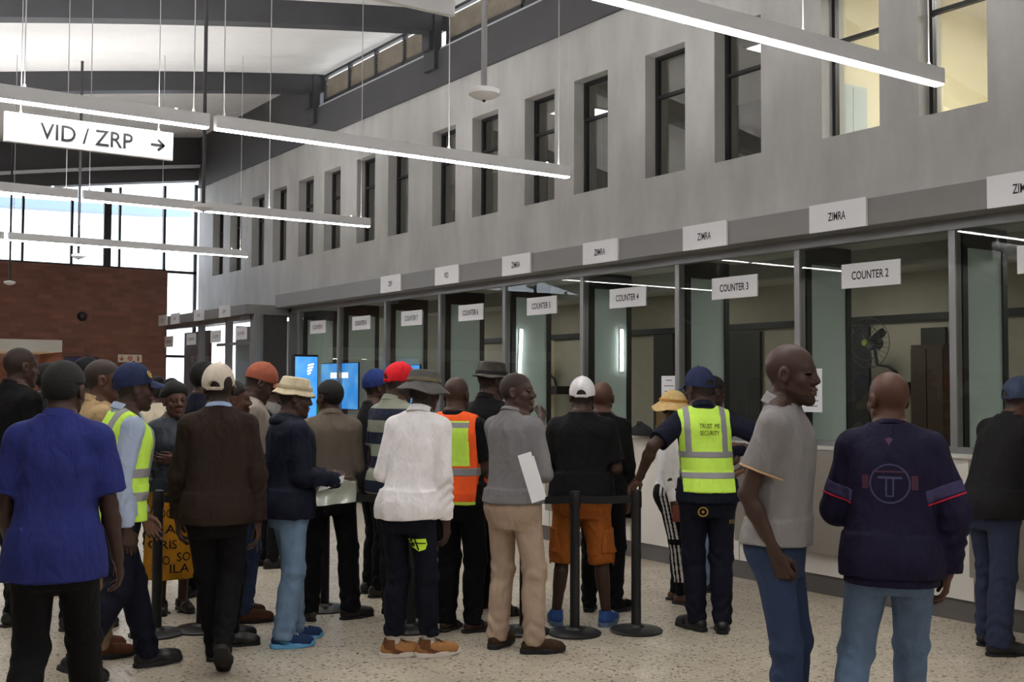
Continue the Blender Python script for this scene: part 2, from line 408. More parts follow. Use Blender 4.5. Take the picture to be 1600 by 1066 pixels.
# end wall: brick, glazing over it, glazed strip beside it
S2 = YE / 20.46
bx = 6.53; bz = 3.77
mb = MB(); ox0, ox1, oz = -1.5, 4.665, 2.42
mb.box(XL, ox0, YE, YE + .3, 0, bz); mb.box(ox1, bx, YE, YE + .3, 0, bz); mb.box(ox0, ox1, YE, YE + .3, oz, bz)
struct(mb.build('wall_end', M_brick))
struct(B('trim_12', ox0, ox1 - .001, YE - .06, YE + 1.8, 2.21, oz, mat('bulkhead_white', lin(220, 218, 212), .7)))
struct(B('wall_recess', ox0, ox1 + .4, YE + 1.9, YE + 2.1, 0, 2.42, M_brick))
struct(B('wall_recess_left', ox0 - .35, ox0, YE + .3, YE + 2.1, 0, 2.42, M_brick))
struct(B('wall_recess_side', ox1, ox1 + .35, YE + .3, YE + 1.9, 0, 2.42, M_brick))
for px in (-28, 47):
    p = ground(px, 549, 2.2)
    t = empty('downlight', (p.x, YE + .4, 2.205), 0, 'round downlight in the white soffit of the brick recess, ' + ('cut by the frame edge' if px < 0 else 'right of the far left head'), 'downlight', 'recess downlights')
    MB().lathe([(.07, -.012), (.075, 0), (.06, 0)]).build('light_ring', M_housing, t); MB().lathe([(.055, -.014), (.055, -.004)]).build('light_lens', mat('downlight_lens', (1, 1, 1), .5, emit=(1, .86, .66), es=30.0), t)
    ld = bpy.data.lights.new('downlight_beam', 'SPOT'); ld.energy = 60; ld.color = (1, .82, .6); ld.spot_size = 2.2; ld.spot_blend = .7; ld.shadow_soft_size = .05
    lo = bpy.data.objects.new('downlight_beam', ld); COL.objects.link(lo); lo.location = (0, .0, -.03); lo.parent = t
w = struct(empty('window_40', (0, YE, 0)))
mb = MB()
for x, t in [(-5.0, .04), (-3.8, .04), (-2.6, .12), (-1.8, .04), (-.9, .04), (0, .12), (.8, .04), (1.6, .04), (2.4, .12), (3.25, .04), (4.005, .04), (4.83, .045), (5.455, .13), (5.675, .04), (6.5, .045), (7.1, .06)]:
    mb.box(x - t / 2, x + t / 2, .1, .17, bz if x < 6.51 else 2.2, zc(x) - .9)
mb.box(bx, WX, .1, .17, bz - .02, bz + .03)
mb.box(XL, bx, .08, .2, bz, bz + .04)
mb.box(bx, bx + .04, .1, .17, 0, bz); mb.box(bx, WX, .1, .17, 2.15, 2.2)
mb.build('mullions', M_alud, w)
MB().box(XL, WX, .13, .14, bz + .04, 5.7).build('pane', M_eglass, w)
MB().box(bx + .04, WX, .131, .139, .05, bz).build('side_pane', M_eglass, w)
# dark head panel following the roof, pale curved rail on it
def wedge(name, x0, x1, y0, y1, fb, ft, m, n=24):
    vs = []; fs = []
    for i in range(n + 1):
        x = x0 + (x1 - x0) * i / n
        vs += [(x, y0, fb(x)), (x, y1, fb(x)), (x, y1, ft(x)), (x, y0, ft(x))]
    for i in range(n):
        a = 4 * i; b = a + 4
        for k in range(4): fs.append((a + k, a + (k + 1) % 4, b + (k + 1) % 4, b + k))
    fs += [(0, 3, 2, 1), (4 * n, 4 * n + 1, 4 * n + 2, 4 * n + 3)]
    return MB().add(vs, fs).build(name, m)
struct(wedge('wall_end_head', XL, WX, YE - .0, YE + .3, lambda x: zc(x) - .83, lambda x: zc(x) - .004, M_band))
struct(wedge('trim_13', XL, WX - .05, YE - .16, YE - .06, lambda x: zc(x) - .60, lambda x: zc(x) - .55, mat('pale_rail', lin(212, 214, 220), .5)))
# long side wall and the glazed back of the hall (behind the camera)
struct(B('wall_left', XL - .3, XL, YB, YE, 0, zc(XL) - .0, M_wall))
struct(B('wall_back', XL, 11.0, YB - .3, YB, 0, 7.2, M_wall))
# pale canopy outside the end glazing
t = tag(MB().add([(-6, 27, 5.35), (9, 27, 5.75), (9, 31, 6.25), (-6, 31, 5.85), (-6, 27, 5.55), (9, 27, 5.95), (9, 31, 6.45), (-6, 31, 6.05)],
    [(0, 1, 2, 3), (7, 6, 5, 4), (0, 4, 5, 1), (1, 5, 6, 2), (2, 6, 7, 3), (3, 7, 4, 0)]).build('canopy_roof', mat('blue_grey_roof', lin(140, 160, 190), .6)), 'blue grey canopy roof outside the end glazing', 'canopy', kind='structure')
struct(B('ground_outside', -14, 16, 24, 60, -.15, -.02, mat('paving_outside', lin(170, 165, 155), .8)))

# ================================================================== COUNTER
MY = [4.765 + 1.427 * k for k in range(-4, 9)]
YEND = 16.48
struct(B('counter_plinth', WX, WX + .1, -2, YEND, 0, .155, M_plinth))
mb = MB(); mb.box(WX - .015, WX + .03, -2, YEND, .155, 1.15); struct(mb.build('counter_front', M_white))
jm = MB()
for y in (4.62, 5.54, 6.85, 8.28, 9.6): jm.box(WX - .017, WX - .014, y - .003, y + .003, .16, 1.15)
jj = struct(jm.build('counter_joint', M_plinth))
struct(B('counter_top', WX - .05, WX + .55, -2, YEND, 1.15, 1.18, mat('counter_top_pale', lin(205, 202, 196), .35)))
for i, (a, b) in enumerate([(3.22, 4.62), (5.54, 6.85), (8.28, 9.6), (11.05, 12.4), (13.8, 15.1)]):
    o = B('modesty_panel', WX - .075, WX - .016, a, b, .33, 1.145, M_grey, None, .004)
    tag(o, ['grey laminate panel on the counter behind the man in black at the right edge', 'grey laminate panel on the counter between the grey polo man and the purple jumper man',
            'grey laminate panel on the counter behind the orange cargo shorts', 'grey laminate panel on the counter behind the grey jumper man', 'grey laminate panel on the counter below the farthest blue panels'][i], 'counter panel', 'grey counter panels')
# glazing frame with one pane per bay
w = struct(empty('window_50', (0, 0, 0)))
f = MB()
for y in MY: f.box(WX - .02, WX + .05, y - .027, y + .027, 1.18, 2.79)
f.box(WX - .045, WX + .055, YEND - .1, YEND, 0, 2.85)
f.box(WX - .045, WX + .055, -1, YEND, 2.775, 2.852); f.box(WX - .03, WX + .04, -1, YEND, 1.18, 1.225)
f.build('window_frame', M_alu, w)
for k in range(len(MY) - 1):
    MB().box(WX - .004, WX + .004, MY[k] + .03, MY[k + 1] - .03, 1.22, 2.78).build('pane', M_glass, w)
struct(B('trim_20', 6.85, WX - .001, -1, YEND, 2.85, 3.05, M_fascia))
# signs
UX = (0, -1, 0); UY = (0, 0, 1)
FS = [(12.934, 'ZRP', 'far end of the counter'), (11.545, 'VID', None), (10.104, 'ZIMRA', 'above counter six'), (8.675, 'ZIMRA', 'above counter five'), (7.245, 'ZIMRA', 'above counter four'), (5.822, 'ZIMRA', 'above counter three'), (4.31, 'ZIMRA', 'cut by the right frame edge')]
FL = ['white fascia sign reading ZRP, farthest along the long counter', 'white fascia sign reading VID between the ZRP sign and the first ZIMRA sign',
      'white ZIMRA fascia sign next to the VID sign', 'white ZIMRA fascia sign above the white cap man', 'white ZIMRA fascia sign between counter 4 and counter 3 signs',
      'white ZIMRA fascia sign above counter 2 window', 'white ZIMRA fascia sign cut off by the right edge']
for (y, s, _), lb in zip(FS, FL):
    t = empty('fascia_sign', (6.85, y - .267, 2.95), 0, lb, 'sign', 'signs along the grey fascia')
    MB().box(-.022, -.001, -.267, .267, -.105, .11).build('sign_board', M_sign, t)
    text_fit(s, .165 if s == 'ZIMRA' else .10, .064, (-.023, 0, 0), UX, UY, M_ink, t, offset=.014)
CNT = {1: 'cut off by the right frame edge', 2: 'on the glass above the bald man in the purple jumper', 3: 'on the glass above the security guard', 4: 'on the glass behind the white cap man',
       5: 'on the glass above the grey jumper man', 6: 'on the glass above the grey bucket hat', 7: 'on the glass above the red cap', 8: 'on the glass left of the red cap', 9: 'on the glass above the blue totem screen'}
for n in range(1, 10):
    y = 4.765 + 1.427 * (n - 2) + .974 if n > 1 else 4.765 - 1.427 + .93
    t = empty('counter_sign', (WX - .0125, y - .27, 2.515), 0, 'board reading COUNTER %d hung %s' % (n, CNT[n]), 'sign', 'counter number boards')
    MB().box(-.008, .004, -.27, .27, -.095, .095).build('sign_board', M_sign, t)
    text_fit('COUNTER %d' % n, .34, .066, (-.009, 0, .0), UX, UY, M_ink, t, offset=.014)
for p, sz, lb, rows in (((WX - .012, 7.735, 1.60), (.205, .29), 'white notice sheet on the glass beside the straw hat', 5), ((WX - .012, 6.05, 1.62), (.21, .35), 'white notice sheet on the glass behind the grey polo man', 7)):
    t = empty('notice', p, 0, lb, 'notice', 'notices on the counter glass')
    MB().box(-.002, .002, -sz[0] / 2, sz[0] / 2, -sz[1] / 2, sz[1] / 2).build('paper_sheet', M_paper, t)
    lm = MB()
    for r_ in range(rows):
        z = sz[1] * (.36 - .72 * r_ / (rows - 1)); wd = sz[0] * (.2 if r_ == 0 else (.33 if r_ % 2 else .28))
        lm.box(-.003, -.002, -wd, wd, z - .004, z + .004)
    lm.build('printed_lines', mat('grey_print', lin(110, 110, 116), .8), t)
# offices behind the glass
struct(B('wall_office_back', 9.9, 10.0, -3, YE, 0, 2.95, M_office))
struct(B('ceiling_office', WX + .06, 9.9, -3, YEND, 2.83, 2.88, mat('office_ceiling', lin(196, 194, 188), .8)))
struct(B('trim_21', 7.9, 8.0, -3, YEND, 2.66, 2.83, mat('office_bulkhead', lin(172, 170, 164), .8)))
struct(B('trim_22', 9.84, 9.9, -3, YEND, 2.33, 2.40, M_alud))
for i, y in enumerate(MY):
    t = struct(empty('partition_%d' % (i + 1), (0, y, 0)))
    MB().box(7.26, 7.70, -.012, .012, 1.2, 2.66).build('frosted_panel', M_frost, t)
    f = MB(); f.box(7.70, 7.76, -.025, .025, 0, 2.82); f.box(7.2, 7.26, -.025, .025, 0, 2.82); f.box(7.26, 7.7, -.025, .025, 2.66, 2.82); f.box(7.26, 7.7, -.02, .02, 0, 1.2)
    f.build('partition_frame', M_alud, t)
M_dkdoor = mat('dark_office_door', lin(42, 40, 40), .5); M_brown = mat('brown_cupboard', lin(64, 47, 32), .5)
k = 60
for px0, px1, top in ((1328, 1358, 2.3), (1440, 1478, 2.25), (1135, 1188, 2.3), (1022, 1052, 2.4), (700, 716, 2.3), (590, 600, 2.2)):
    a = onx(px0, 560, 9.86).y; b = onx(px1, 560, 9.86).y
    t = struct(empty('door_%d' % k, (9.86, (a + b) / 2, 0))); k += 1; e = abs(a - b) / 2
    MB().box(-.01, .03, -e, e, 0, top).build('door_leaf', M_dkdoor, t); MB().box(-.03, -.01, e - .1, e - .06, 1.0, 1.14).build('door_handle', M_alu, t)
a = onx(1448, 600, 9.6).y; b = onx(1490, 600, 9.6).y
t = empty('cupboard', (9.6, (a + b) / 2, 0), 0, 'brown wooden cupboard inside the counter 2 office', 'cupboard')
MB().box(-.2, .2, -.18, .18, 0, 2.06).build('cupboard_body', M_brown, t); MB().box(-.215, -.2, -.175, -.005, .05, 2.02).build('cupboard_door', M_brown, t); MB().box(-.215, -.2, .005, .175, .05, 2.02).build('cupboard_door', M_brown, t)
a = onx(1020, 660, 7.75); 
t = empty('cardboard_box', (7.42, 7.95, 1.18), 0, 'brown cardboard box behind the glass beside the straw hat', 'box')
MB().box(-.16, .16, -.13, .13, 0, .24).build('box_body', mat('cardboard', lin(150, 118, 78), .8), t); MB().box(-.02, .02, -.131, .131, .2, .243).build('tape_strip', mat('brown_tape', lin(120, 90, 50), .4), t)
a = onx(850, 560, 9.85); b = onx(862, 560, 9.85)
struct(B('trim_23', 9.84, 9.9, min(a.y, b.y), max(a.y, b.y), .1, 2.4, M_cream))  # cream colour stands in for the lit room through a door gap
for i, y in enumerate((1.5, 4.4, 7.2, 10.0, 12.8, 15.3)):
    t = empty('office_light', (8.75, y, 2.825), 0, 'ceiling light panel in the office behind counter window %s' % ['one', 'two', 'three', 'five', 'seven', 'nine'][i], 'ceiling light', 'office ceiling lights')
    MB().box(-.3, .3, -.3, .3, -.025, 0).build('light_frame', M_white, t); MB().box(-.27, .27, -.27, .27, -.03, -.025).build('light_diffuser', mat('office_panel', (1, 1, 1), .5, emit=(1, .95, .86), es=4.6), t)
for i, y in enumerate((8.0, 11.5, 15.0, 18.5)):  # unseen lamps added to lift the dark upstairs rooms
    t = empty('office_light', (9.0, y, 5.275), 0, 'fill light panel added in the %s of the dim upstairs rooms' % ['first', 'second', 'third', 'last'][i], 'ceiling light', 'added upstairs fill lights')
    MB().box(-.3, .3, -.3, .3, -.025, 0).build('light_frame', M_white, t); MB().box(-.27, .27, -.27, .27, -.03, -.025).build('light_diffuser', mat('upstairs_fill', (1, 1, 1), .5, emit=(1, .95, .85), es=3.0), t)
# wall fans
def wall_fan(px, py, lb, mx):
    c = onx(px, py, 9.45)
    t = empty('wall_fan', (9.9, c.y, c.z - .36), 0, lb, 'fan', 'wall fans in the offices')
    dm = mat('fan_black', lin(30, 30, 32), .4); cx = -.42; zz = .36
    g = MB(); R_ = .255
    for kk in range(28):
        a_ = 2 * PI * kk / 28
        g.tube([(cx - .06 * math.cos(q), R_ * math.sin(q) * math.cos(a_), zz + R_ * math.sin(q) * math.sin(a_)) for q in (0.15, .6, 1.1, 1.5, 1.9)], .0022, 5)
    for rr_, xx in ((R_, 0.0), (R_ * .7, -.045)):
        g.tube([(cx + xx, rr_ * math.cos(a_ * 2 * PI / 32), zz + rr_ * math.sin(a_ * 2 * PI / 32)) for a_ in range(32)], .004, 6, True)
    g.build('fan_guard', mat('fan_guard_grey', lin(70, 72, 74), .4, .4), t)
    bl = MB()
    for kk in range(3):
        a_ = 2 * PI * kk / 3 + .5; vs = []
        for r_, w_ in ((.04, .03), (.12, .075), (.2, .085), (.235, .05)):
            for sg in (-1, 1):
                aa = a_ + sg * w_ / max(r_, .06) * .5
                for dx in (0, .004): vs.append((cx + .005 * sg * 2 + dx, r_ * math.cos(aa), zz + r_ * math.sin(aa)))
        fs = []
        for q in range(3):
            o_ = q * 4
            fs += [(o_, o_ + 2, o_ + 6, o_ + 4), (o_ + 1, o_ + 5, o_ + 7, o_ + 3), (o_, o_ + 4, o_ + 5, o_ + 1), (o_ + 2, o_ + 3, o_ + 7, o_ + 6)]
        fs += [(0, 1, 3, 2), (12, 14, 15, 13)]
        bl.add(vs, fs)
    bl.build('fan_blade', dm, t)
    MB().lathe([(.0, -.07), (.03, -.07), (.035, -.055), (.035, -.05)], (cx, 0, zz), 16, 'x').build('fan_badge', mat('fan_badge_olive', lin(120, 122, 60), .4), t)
    MB().lathe([(.05, .02), (.075, .05), (.07, .15), (.03, .18)], (cx, 0, zz), 20, 'x').build('motor_housing', dm, t)
    MB().tube([(cx + .1, 0, zz - .06), (cx + .1, -.03, zz - .22), (cx + .1, mx * .7, zz - .24), (cx + .12, mx, zz - .3), (cx + .16, mx, zz - .42)], .018, 10).build('fan_arm', dm, t)
    MB().box(cx + .1, 0.0, mx - .085, mx + .085, zz - .52, zz - .40).build('fan_mount', dm, t, .01)
wall_fan(1354, 536, 'large round wall fan with wire guard behind the counter 2 glass', -.24)
wall_fan(838, 560, 'wall fan partly hidden behind the counter 5 partition', -.24)
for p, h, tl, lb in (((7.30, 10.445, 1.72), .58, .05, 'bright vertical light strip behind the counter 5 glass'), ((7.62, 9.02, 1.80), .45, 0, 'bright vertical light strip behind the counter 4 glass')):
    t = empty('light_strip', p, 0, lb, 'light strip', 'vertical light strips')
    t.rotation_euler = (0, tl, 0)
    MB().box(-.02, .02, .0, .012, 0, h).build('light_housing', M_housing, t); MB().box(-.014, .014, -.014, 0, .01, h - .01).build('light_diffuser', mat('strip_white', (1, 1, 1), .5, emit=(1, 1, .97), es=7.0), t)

# blue totem display, plain glowing blue panels behind the glass
def screen_mat(name, a, b, es):
    m = bpy.data.materials.new(name); m.use_nodes = True; nt = m.node_tree; bs = nt.nodes['Principled BSDF']
    tc = nt.nodes.new('ShaderNodeTexCoord'); n = nt.nodes.new('ShaderNodeTexNoise'); n.inputs['Scale'].default_value = 3; n.inputs['Detail'].default_value = 4
    cr = nt.nodes.new('ShaderNodeValToRGB'); cr.color_ramp.elements[0].position = .4; cr.color_ramp.elements[0].color = (*a, 1); cr.color_ramp.elements[1].position = .75; cr.color_ramp.elements[1].color = (*b, 1)
    nt.links.new(tc.outputs['Object'], n.inputs['Vector']); nt.links.new(n.outputs['Fac'], cr.inputs[0]); nt.links.new(cr.outputs[0], bs.inputs['Emission Color'])
    bs.inputs['Base Color'].default_value = (0.01, .01, .01, 1); bs.inputs['Emission Strength'].default_value = es; bs.inputs['Roughness'].default_value = .2
    return m
M_blue = screen_mat('blue_screen_image', lin(56, 150, 240), lin(120, 190, 250), .42)
p = at_depth(478, 620, 15.2)
t = empty('display_totem', (p.x, p.y, 0), -math.atan2(p.x, p.y) + .45, 'tall free standing totem with a glowing blue screen beside the cream bucket hat', 'display')
MB().box(-.18, .18, .0, .09, .04, 2.06).build('totem_body', M_black, t, .006); MB().box(-.28, .28, -.14, .24, 0, .04).build('totem_base', M_black, t)
MB().box(-.165, .165, -.006, 0, .5, 2.03).build('screen', M_blue, t)
g = MB()
for q, (x0, z0, w_) in enumerate(((.02, 1.9, .09), (.015, 1.86, .085), (.01, 1.82, .075), (.015, 1.78, .05))): g.add([(x0, -.008, z0), (x0 + w_, -.008, z0 + .02), (x0 + w_, -.008, z0 + .045), (x0, -.008, z0 + .025)], [(0, 1, 2, 3)])
g.build('screen_emblem', mat('screen_white', (1, 1, 1), .5, emit=(1, 1, 1), es=.5), t)
for (px0, px1, py0, py1, lb) in ((502, 559, 569, 640, 'wide glowing blue panel behind the glass left of the short haired man'), (606, 655, 572, 660, 'glowing blue panel behind the glass at the red cap')):
    a = onx(px0, py0, 7.165); b = onx(px1, py1, 7.165)
    t = empty('blue_panel', (7.165, (a.y + b.y) / 2, (a.z + b.z) / 2), 0, lb, 'display', 'blue panels behind the glass')
    e = abs(a.y - b.y) / 2; h = abs(a.z - b.z) / 2
    MB().box(0, .02, -e - .01, e + .01, -h - .01, h + .01).build('panel_housing', M_black, t); MB().box(-.004, 0, -e, e, -h, h).build('screen', M_blue, t)
    MB().box(-.006, -.004, -e * .5, e * .45, h * .35, h * .6).build('panel_caption', mat('screen_white', (1, 1, 1), .5, emit=(1, 1, 1), es=.5), t)
    MB().box(.02, .035, -.03, .03, 1.18 - (a.z + b.z) / 2, 0).build('panel_stand', M_black, t)

# annex counter at the far end
AX = 6.38; AG = 6.54
struct(B('annex_fascia', AX, 7.3, 16.5, YE - .05, 2.74, 2.89, M_fascia))
w = struct(empty('window_51', (0, 0, 0))); f = MB()
for px, wd in ((250, .09), (314, .07), (357, .07), (398, .16)):
    y = onx(px, 560, AG).y; f.box(AG - .05, AG + .06, y - wd / 2, y + wd / 2, 0, 2.74)
f.box(AG - .05, AG + .06, 16.52, YE - .1, 2.66, 2.74); f.box(AG - .05, AG + .06, 16.52, YE - .1, 1.1, 1.16)
f.build('window_frame', M_alu, w)
f = MB(); f.box(AG - .01, AG + .02, 16.6, 18.2, 2.28, 2.33); f.build('transom', M_alu, w)
MB().box(AG, AG + .008, 16.6, YE - .15, 1.16, 2.66).build('pane', M_eglass, w)
struct(B('annex_front', AG - .03, AG + .03, 16.52, YE - .1, 0, 1.1, M_white))
struct(B('annex_end_panel', 6.68, 7.07, 16.52, 16.58, 0, 2.74, mat('annex_dark_panel', lin(62, 60, 60), .6)))
struct(B('annex_post', 6.56, 6.67, 16.5, 16.6, 0, 2.74, M_alu))
y3 = onx(362, 560, AG).y
M_agrey = mat('annex_pale_partition', lin(176, 184, 182), .5)
struct(B('annex_partition', 6.62, 7.1, y3 + .0, y3 + .05, 0, 2.6, M_agrey))
struct(B('annex_back', 7.7, 7.75, 16.6, 19.2, 0, 2.74, M_agrey))
for n, px in enumerate((241, 275, 312, 352)):
    p = onx(px, 490, AX)
    t = empty('fascia_sign', (AX, min(p.y, YE - .3), 2.82), 0, ['small blurred sign at the far end of the annex fascia', 'small blurred sign second from the far end of the annex fascia', 'small blurred sign third along the annex fascia', 'small blurred sign nearest the corner of the annex fascia'][n], 'sign', 'signs on the annex fascia')
    MB().box(-.02, -.001, -.24, .24, -.09, .1).build('sign_board', M_sign, t); text_fit(['ZRP', 'VID', 'VID', 'ZRP'][n], .14, .05, (-.021, 0, 0), UX, UY, M_ink, t)
for n, (px, py) in enumerate(((264, 534), (299, 530), (337, 526), (377, 521))):
    p = onx(px, py, AG - .06)
    t = empty('counter_sign', (p.x, p.y, p.z), 0, ['white counter board by the brick wall in the annex', 'dark backlit counter board in the annex in front of the bright door', 'white counter board third along in the annex', 'white counter board nearest the corner of the annex'][n], 'sign', 'annex counter boards')
    MB().box(-.005, .005, -.24, .24, -.1, .1).build('sign_board', M_sign, t); text_fit('COUNTER', .3, .05, (-.006, 0, 0), UX, UY, M_ink, t)
    MB().tube([(0, .0, .1), (0, .0, 2.74 - p.z)], .002, 6).build('hanger', M_wire, t)
struct(B('door_70', 6.75, 6.8, onx(308, 560, AG).y, onx(262, 560, AG).y - .3, 0, 2.6, mat('annex_brown_door', lin(66, 52, 46), .6)))

# ================================================================== HANGING THINGS
# linear lights (N nearest): rows cross the hall, all ending 1.4 m short of the counter wall
ZL = 3.39
ROWS = [(3.86, [(2.62, 5.66), (-.47, 2.57)]), (7.39, [(2.62, 5.66), (-.47, 2.57)]), (11.0, [(2.62, 5.66), (-.47, 2.57)]), (14.62, [(2.62, 5.66), (-.47, 2.57)]), (.33, [(2.62, 5.66), (-.47, 2.57)])]  # last row is out of view, added as fill for the near hall
RN = ['nearest the camera', 'in the second row, over the white cap', 'in the third row', 'in the farthest row by the brick wall', 'in the unseen row added as fill above the camera', 'in the row behind the camera']
for (y, segs), rn in zip(ROWS, RN):
    for si, (a, b) in enumerate(segs):
        if y < 4 and si == 1: pass
        L = (b - a) / 2; c = (a + b) / 2
        lb = 'long suspended linear light %s%s' % (rn, ', end nearest the counter' if si == 0 else ', left segment')
        t = empty('linear_light', (c, y, ZL), 0, lb, 'light', 'suspended linear lights')
        MB().box(-L, L, -.034, .034, .008, .07).box(-L, L, -.034, -.029, .07, .098).box(-L, L, .029, .034, .07, .098).box(-L, -L + .006, -.029, .029, .07, .098).box(L - .006, L, -.029, .029, .07, .098).build('light_housing', M_housing, t)
        MB().box(-L + .005, L - .005, -.028, .028, 0, .008).build('light_diffuser', M_led, t)
        MB().box(-L + .05, L - .05, -.024, .024, .071, .074).build('uplight_diffuser', mat('uplight_diffuser', (1, 1, 1), .5, emit=(1, .985, .97), es=46.0), t)
        for q in (-L + .06, 0.35, L - .1):
            MB().tube([(q, 0, .085), (q, 0, zc(c + q) - ZL - .012)], .004, 6).build('suspension_wire', M_wire, t)
            MB().lathe([(.012, .085), (.01, .115), (.004, .13)], (q, 0, 0), 10).build('wire_grip', M_wire, t)
        MB().tube([(L - .22, 0, .085), (L - .22, 0, .11)], .009, 8).build('cable_gland', M_white, t)
# direction signs under the lights
for y, txt, lb in ((7.445, True, 'white hanging direction sign reading VID / ZRP with a right arrow'), (3.80, False, 'pale grey hanging sign panel at the top edge of the picture')):
    t = empty('hanging_sign', (1.822 if txt else 1.80, y, 3.2445 if txt else 3.23), 0, lb, 'sign')
    MB().box(-.525, .525, -.014, .014, -.094, .094).build('sign_board', M_sign, t, .003)
    if txt:
        text_fit('VID / ZRP', .575, .105, (-.03, -.0145, 0.0), (1, 0, 0), (0, 0, 1), M_ink, t, offset=.008)
        ar = MB()
        for (x0, z0, x1, z1) in ((.375, 0, .462, 0), (.422, .036, .462, 0), (.422, -.036, .462, 0)):
            d = Vector((x1 - x0, 0, z1 - z0)).normalized(); n = Vector((-d.z, 0, d.x)) * .0085; A = Vector((x0, -.0155, z0)); Z = Vector((x1, -.0155, z1)) + d * .004
            ar.add([A - n, Z - n, Z + n, A + n], [(0, 1, 2, 3)])
        ar.build('arrow', M_ink, t)
    for q in (-.43, .43):
        MB().tube([(q, 0, .094), (q, 0, zc(1.815 + q) - 3.25)], .003, 6).build('suspension_wire', M_wire, t); MB().lathe([(.012, .094), (.004, .12)], (q, 0, 0), 10).build('wire_grip', M_wire, t)
# sensor discs on drop poles
for i, (x, y) in enumerate(((3.4, 5.22), (3.49, 10.13), (3.53, 14.98), (3.56, 19.65))):
    t = empty('drop_pole_sensor', (x, y, 3.3), 0, ['white disc sensor on a drop pole in front of the upper windows', 'white disc sensor on a pole at the end of the plaster wall', 'white disc sensor on a pole in front of the end glazing', 'white disc sensor on a pole in front of the brick wall'][i], 'sensor', 'disc sensors on drop poles')
    MB().lathe([(.015, -.045), (.06, -.03), (.088, -.012), (.09, .012), (.07, .02), (.02, .03)], n=28).build('sensor_disc', M_sign, t)
    MB().lathe([(.004, -.056), (.012, -.045)], n=12).build('sensor_lens', M_black, t)
    MB().tube([(0, 0, .025), (0, 0, zc(x) - 3.31)], .017, 10).build('pole', M_alu if i == 0 else M_steel, t)
t = empty('dome_camera', (onx(128, 495, 5.0).x * YE / onx(128, 495, 5.0).y, YE - .001, 2.86), 0, 'small black dome camera on the brick wall', 'camera')
MB().lathe([(.0, -.09), (.05, -.075), (.075, -.03), (.08, 0)], n=20, axis='y').build('dome', M_black, t); MB().lathe([(.09, -.012), (.09, .0)], n=20, axis='y').build('mount_ring', M_alud, t)
# fire equipment sign on the brick
t = empty('safety_sign', (5.865, YE - .001, 2.118), 0, 'cream safety sign with red arrow, ring and extinguisher on the brick wall', 'sign')
MB().box(-.215, .215, -.012, 0, -.07, .07).build('sign_board', mat('cream_board', lin(226, 216, 196), .6), t)
M_red = mat('red_symbol', lin(186, 64, 48), .6)
s_ = MB()
s_.add([(-.16, -.0135, .045), (-.14, -.0135, .045), (-.14, -.0135, -.045), (-.16, -.0135, -.045)], [(0, 1, 2, 3)]); s_.add([(-.195, -.0135, -.0), (-.15, -.0135, -.052), (-.105, -.0135, 0), (-.12, -.0135, .01), (-.15, -.0135, -.03), (-.18, -.0135, .01)], [(0, 1, 4, 5), (1, 2, 3, 4)])
s_.build('arrow_symbol', M_red, t)
s_ = MB()
for r0, r1 in ((.028, .045), (.0, .016)):
    n = 24; vs = []
    for k in range(n):
        a = 2 * PI * k / n; vs += [(r0 * math.cos(a), -.0135, r0 * math.sin(a)), (r1 * math.cos(a), -.0135, r1 * math.sin(a))]
    s_.add(vs, [(2 * k, 2 * k + 1, (2 * k + 3) % (2 * n), (2 * k + 2) % (2 * n)) for k in range(n)])
s_.build('ring_symbol', M_red, t)
MB().box(.13, .165, -.0135, -.0125, -.05, .02).box(.14, .155, -.0135, -.0125, .02, .05).box(.12, .14, -.0135, -.0125, .03, .042).build('extinguisher_symbol', M_red, t)
a = onx(110, 586, 5.0); sc_ = YE / a.y
t = empty('television', (4.98, YE - .08, 1.96), 0, 'dark wall television on the brick behind the far left heads', 'television')
MB().box(-.29, .29, -.05, .0, -.17, .17).build('television_body', M_black, t); MB().box(-.27, .27, -.053, -.05, -.15, .15).build('screen', screen_mat('purple_dim_screen', lin(20, 18, 28), lin(60, 50, 110), .5), t)
MB().box(-.1, .1, 0, .08, -.1, .1).build('wall_mount', M_black, t)

# ================================================================== QUEUE POSTS
M_base = mat('post_base_black', lin(22, 22, 24), .4)
def stanchion(px, py, lb):
    p = ground(px, py)
    t = empty('queue_post', (p.x, p.y, 0), 0, lb, 'queue post', 'black queue posts')
    MB().lathe([(.175, 0), (.178, .012), (.165, .022), (.06, .034), (.045, .05)], n=40).build('post_base', M_base, t)
    MB().lathe([(.033, .034), (.033, .93)], n=24).build('post', M_black, t)
    MB().lathe([(.036, .83), (.038, .835), (.038, .925), (.034, .945), (.018, .95)], n=24).build('belt_cassette', M_black, t)
    return t
P1_ = stanchion(898, 991, 'black queue post standing in front of the orange cargo shorts')
P2_ = stanchion(994, 987, 'black queue post under the hand of the security guard')
P3_ = stanchion(244, 992, 'black queue post left of the patterned skirt')
P4_ = stanchion(314, 985, 'black queue post behind the legs of the brown jumper man')
P5_ = stanchion(507, 953, 'black queue post seen between the legs of the short haired man from behind')
P6_ = stanchion(642, 985, 'black queue post hidden behind the legs of the white shirt man')
P7_ = stanchion(819, 988, 'black queue post hidden behind the legs of the grey jumper man')
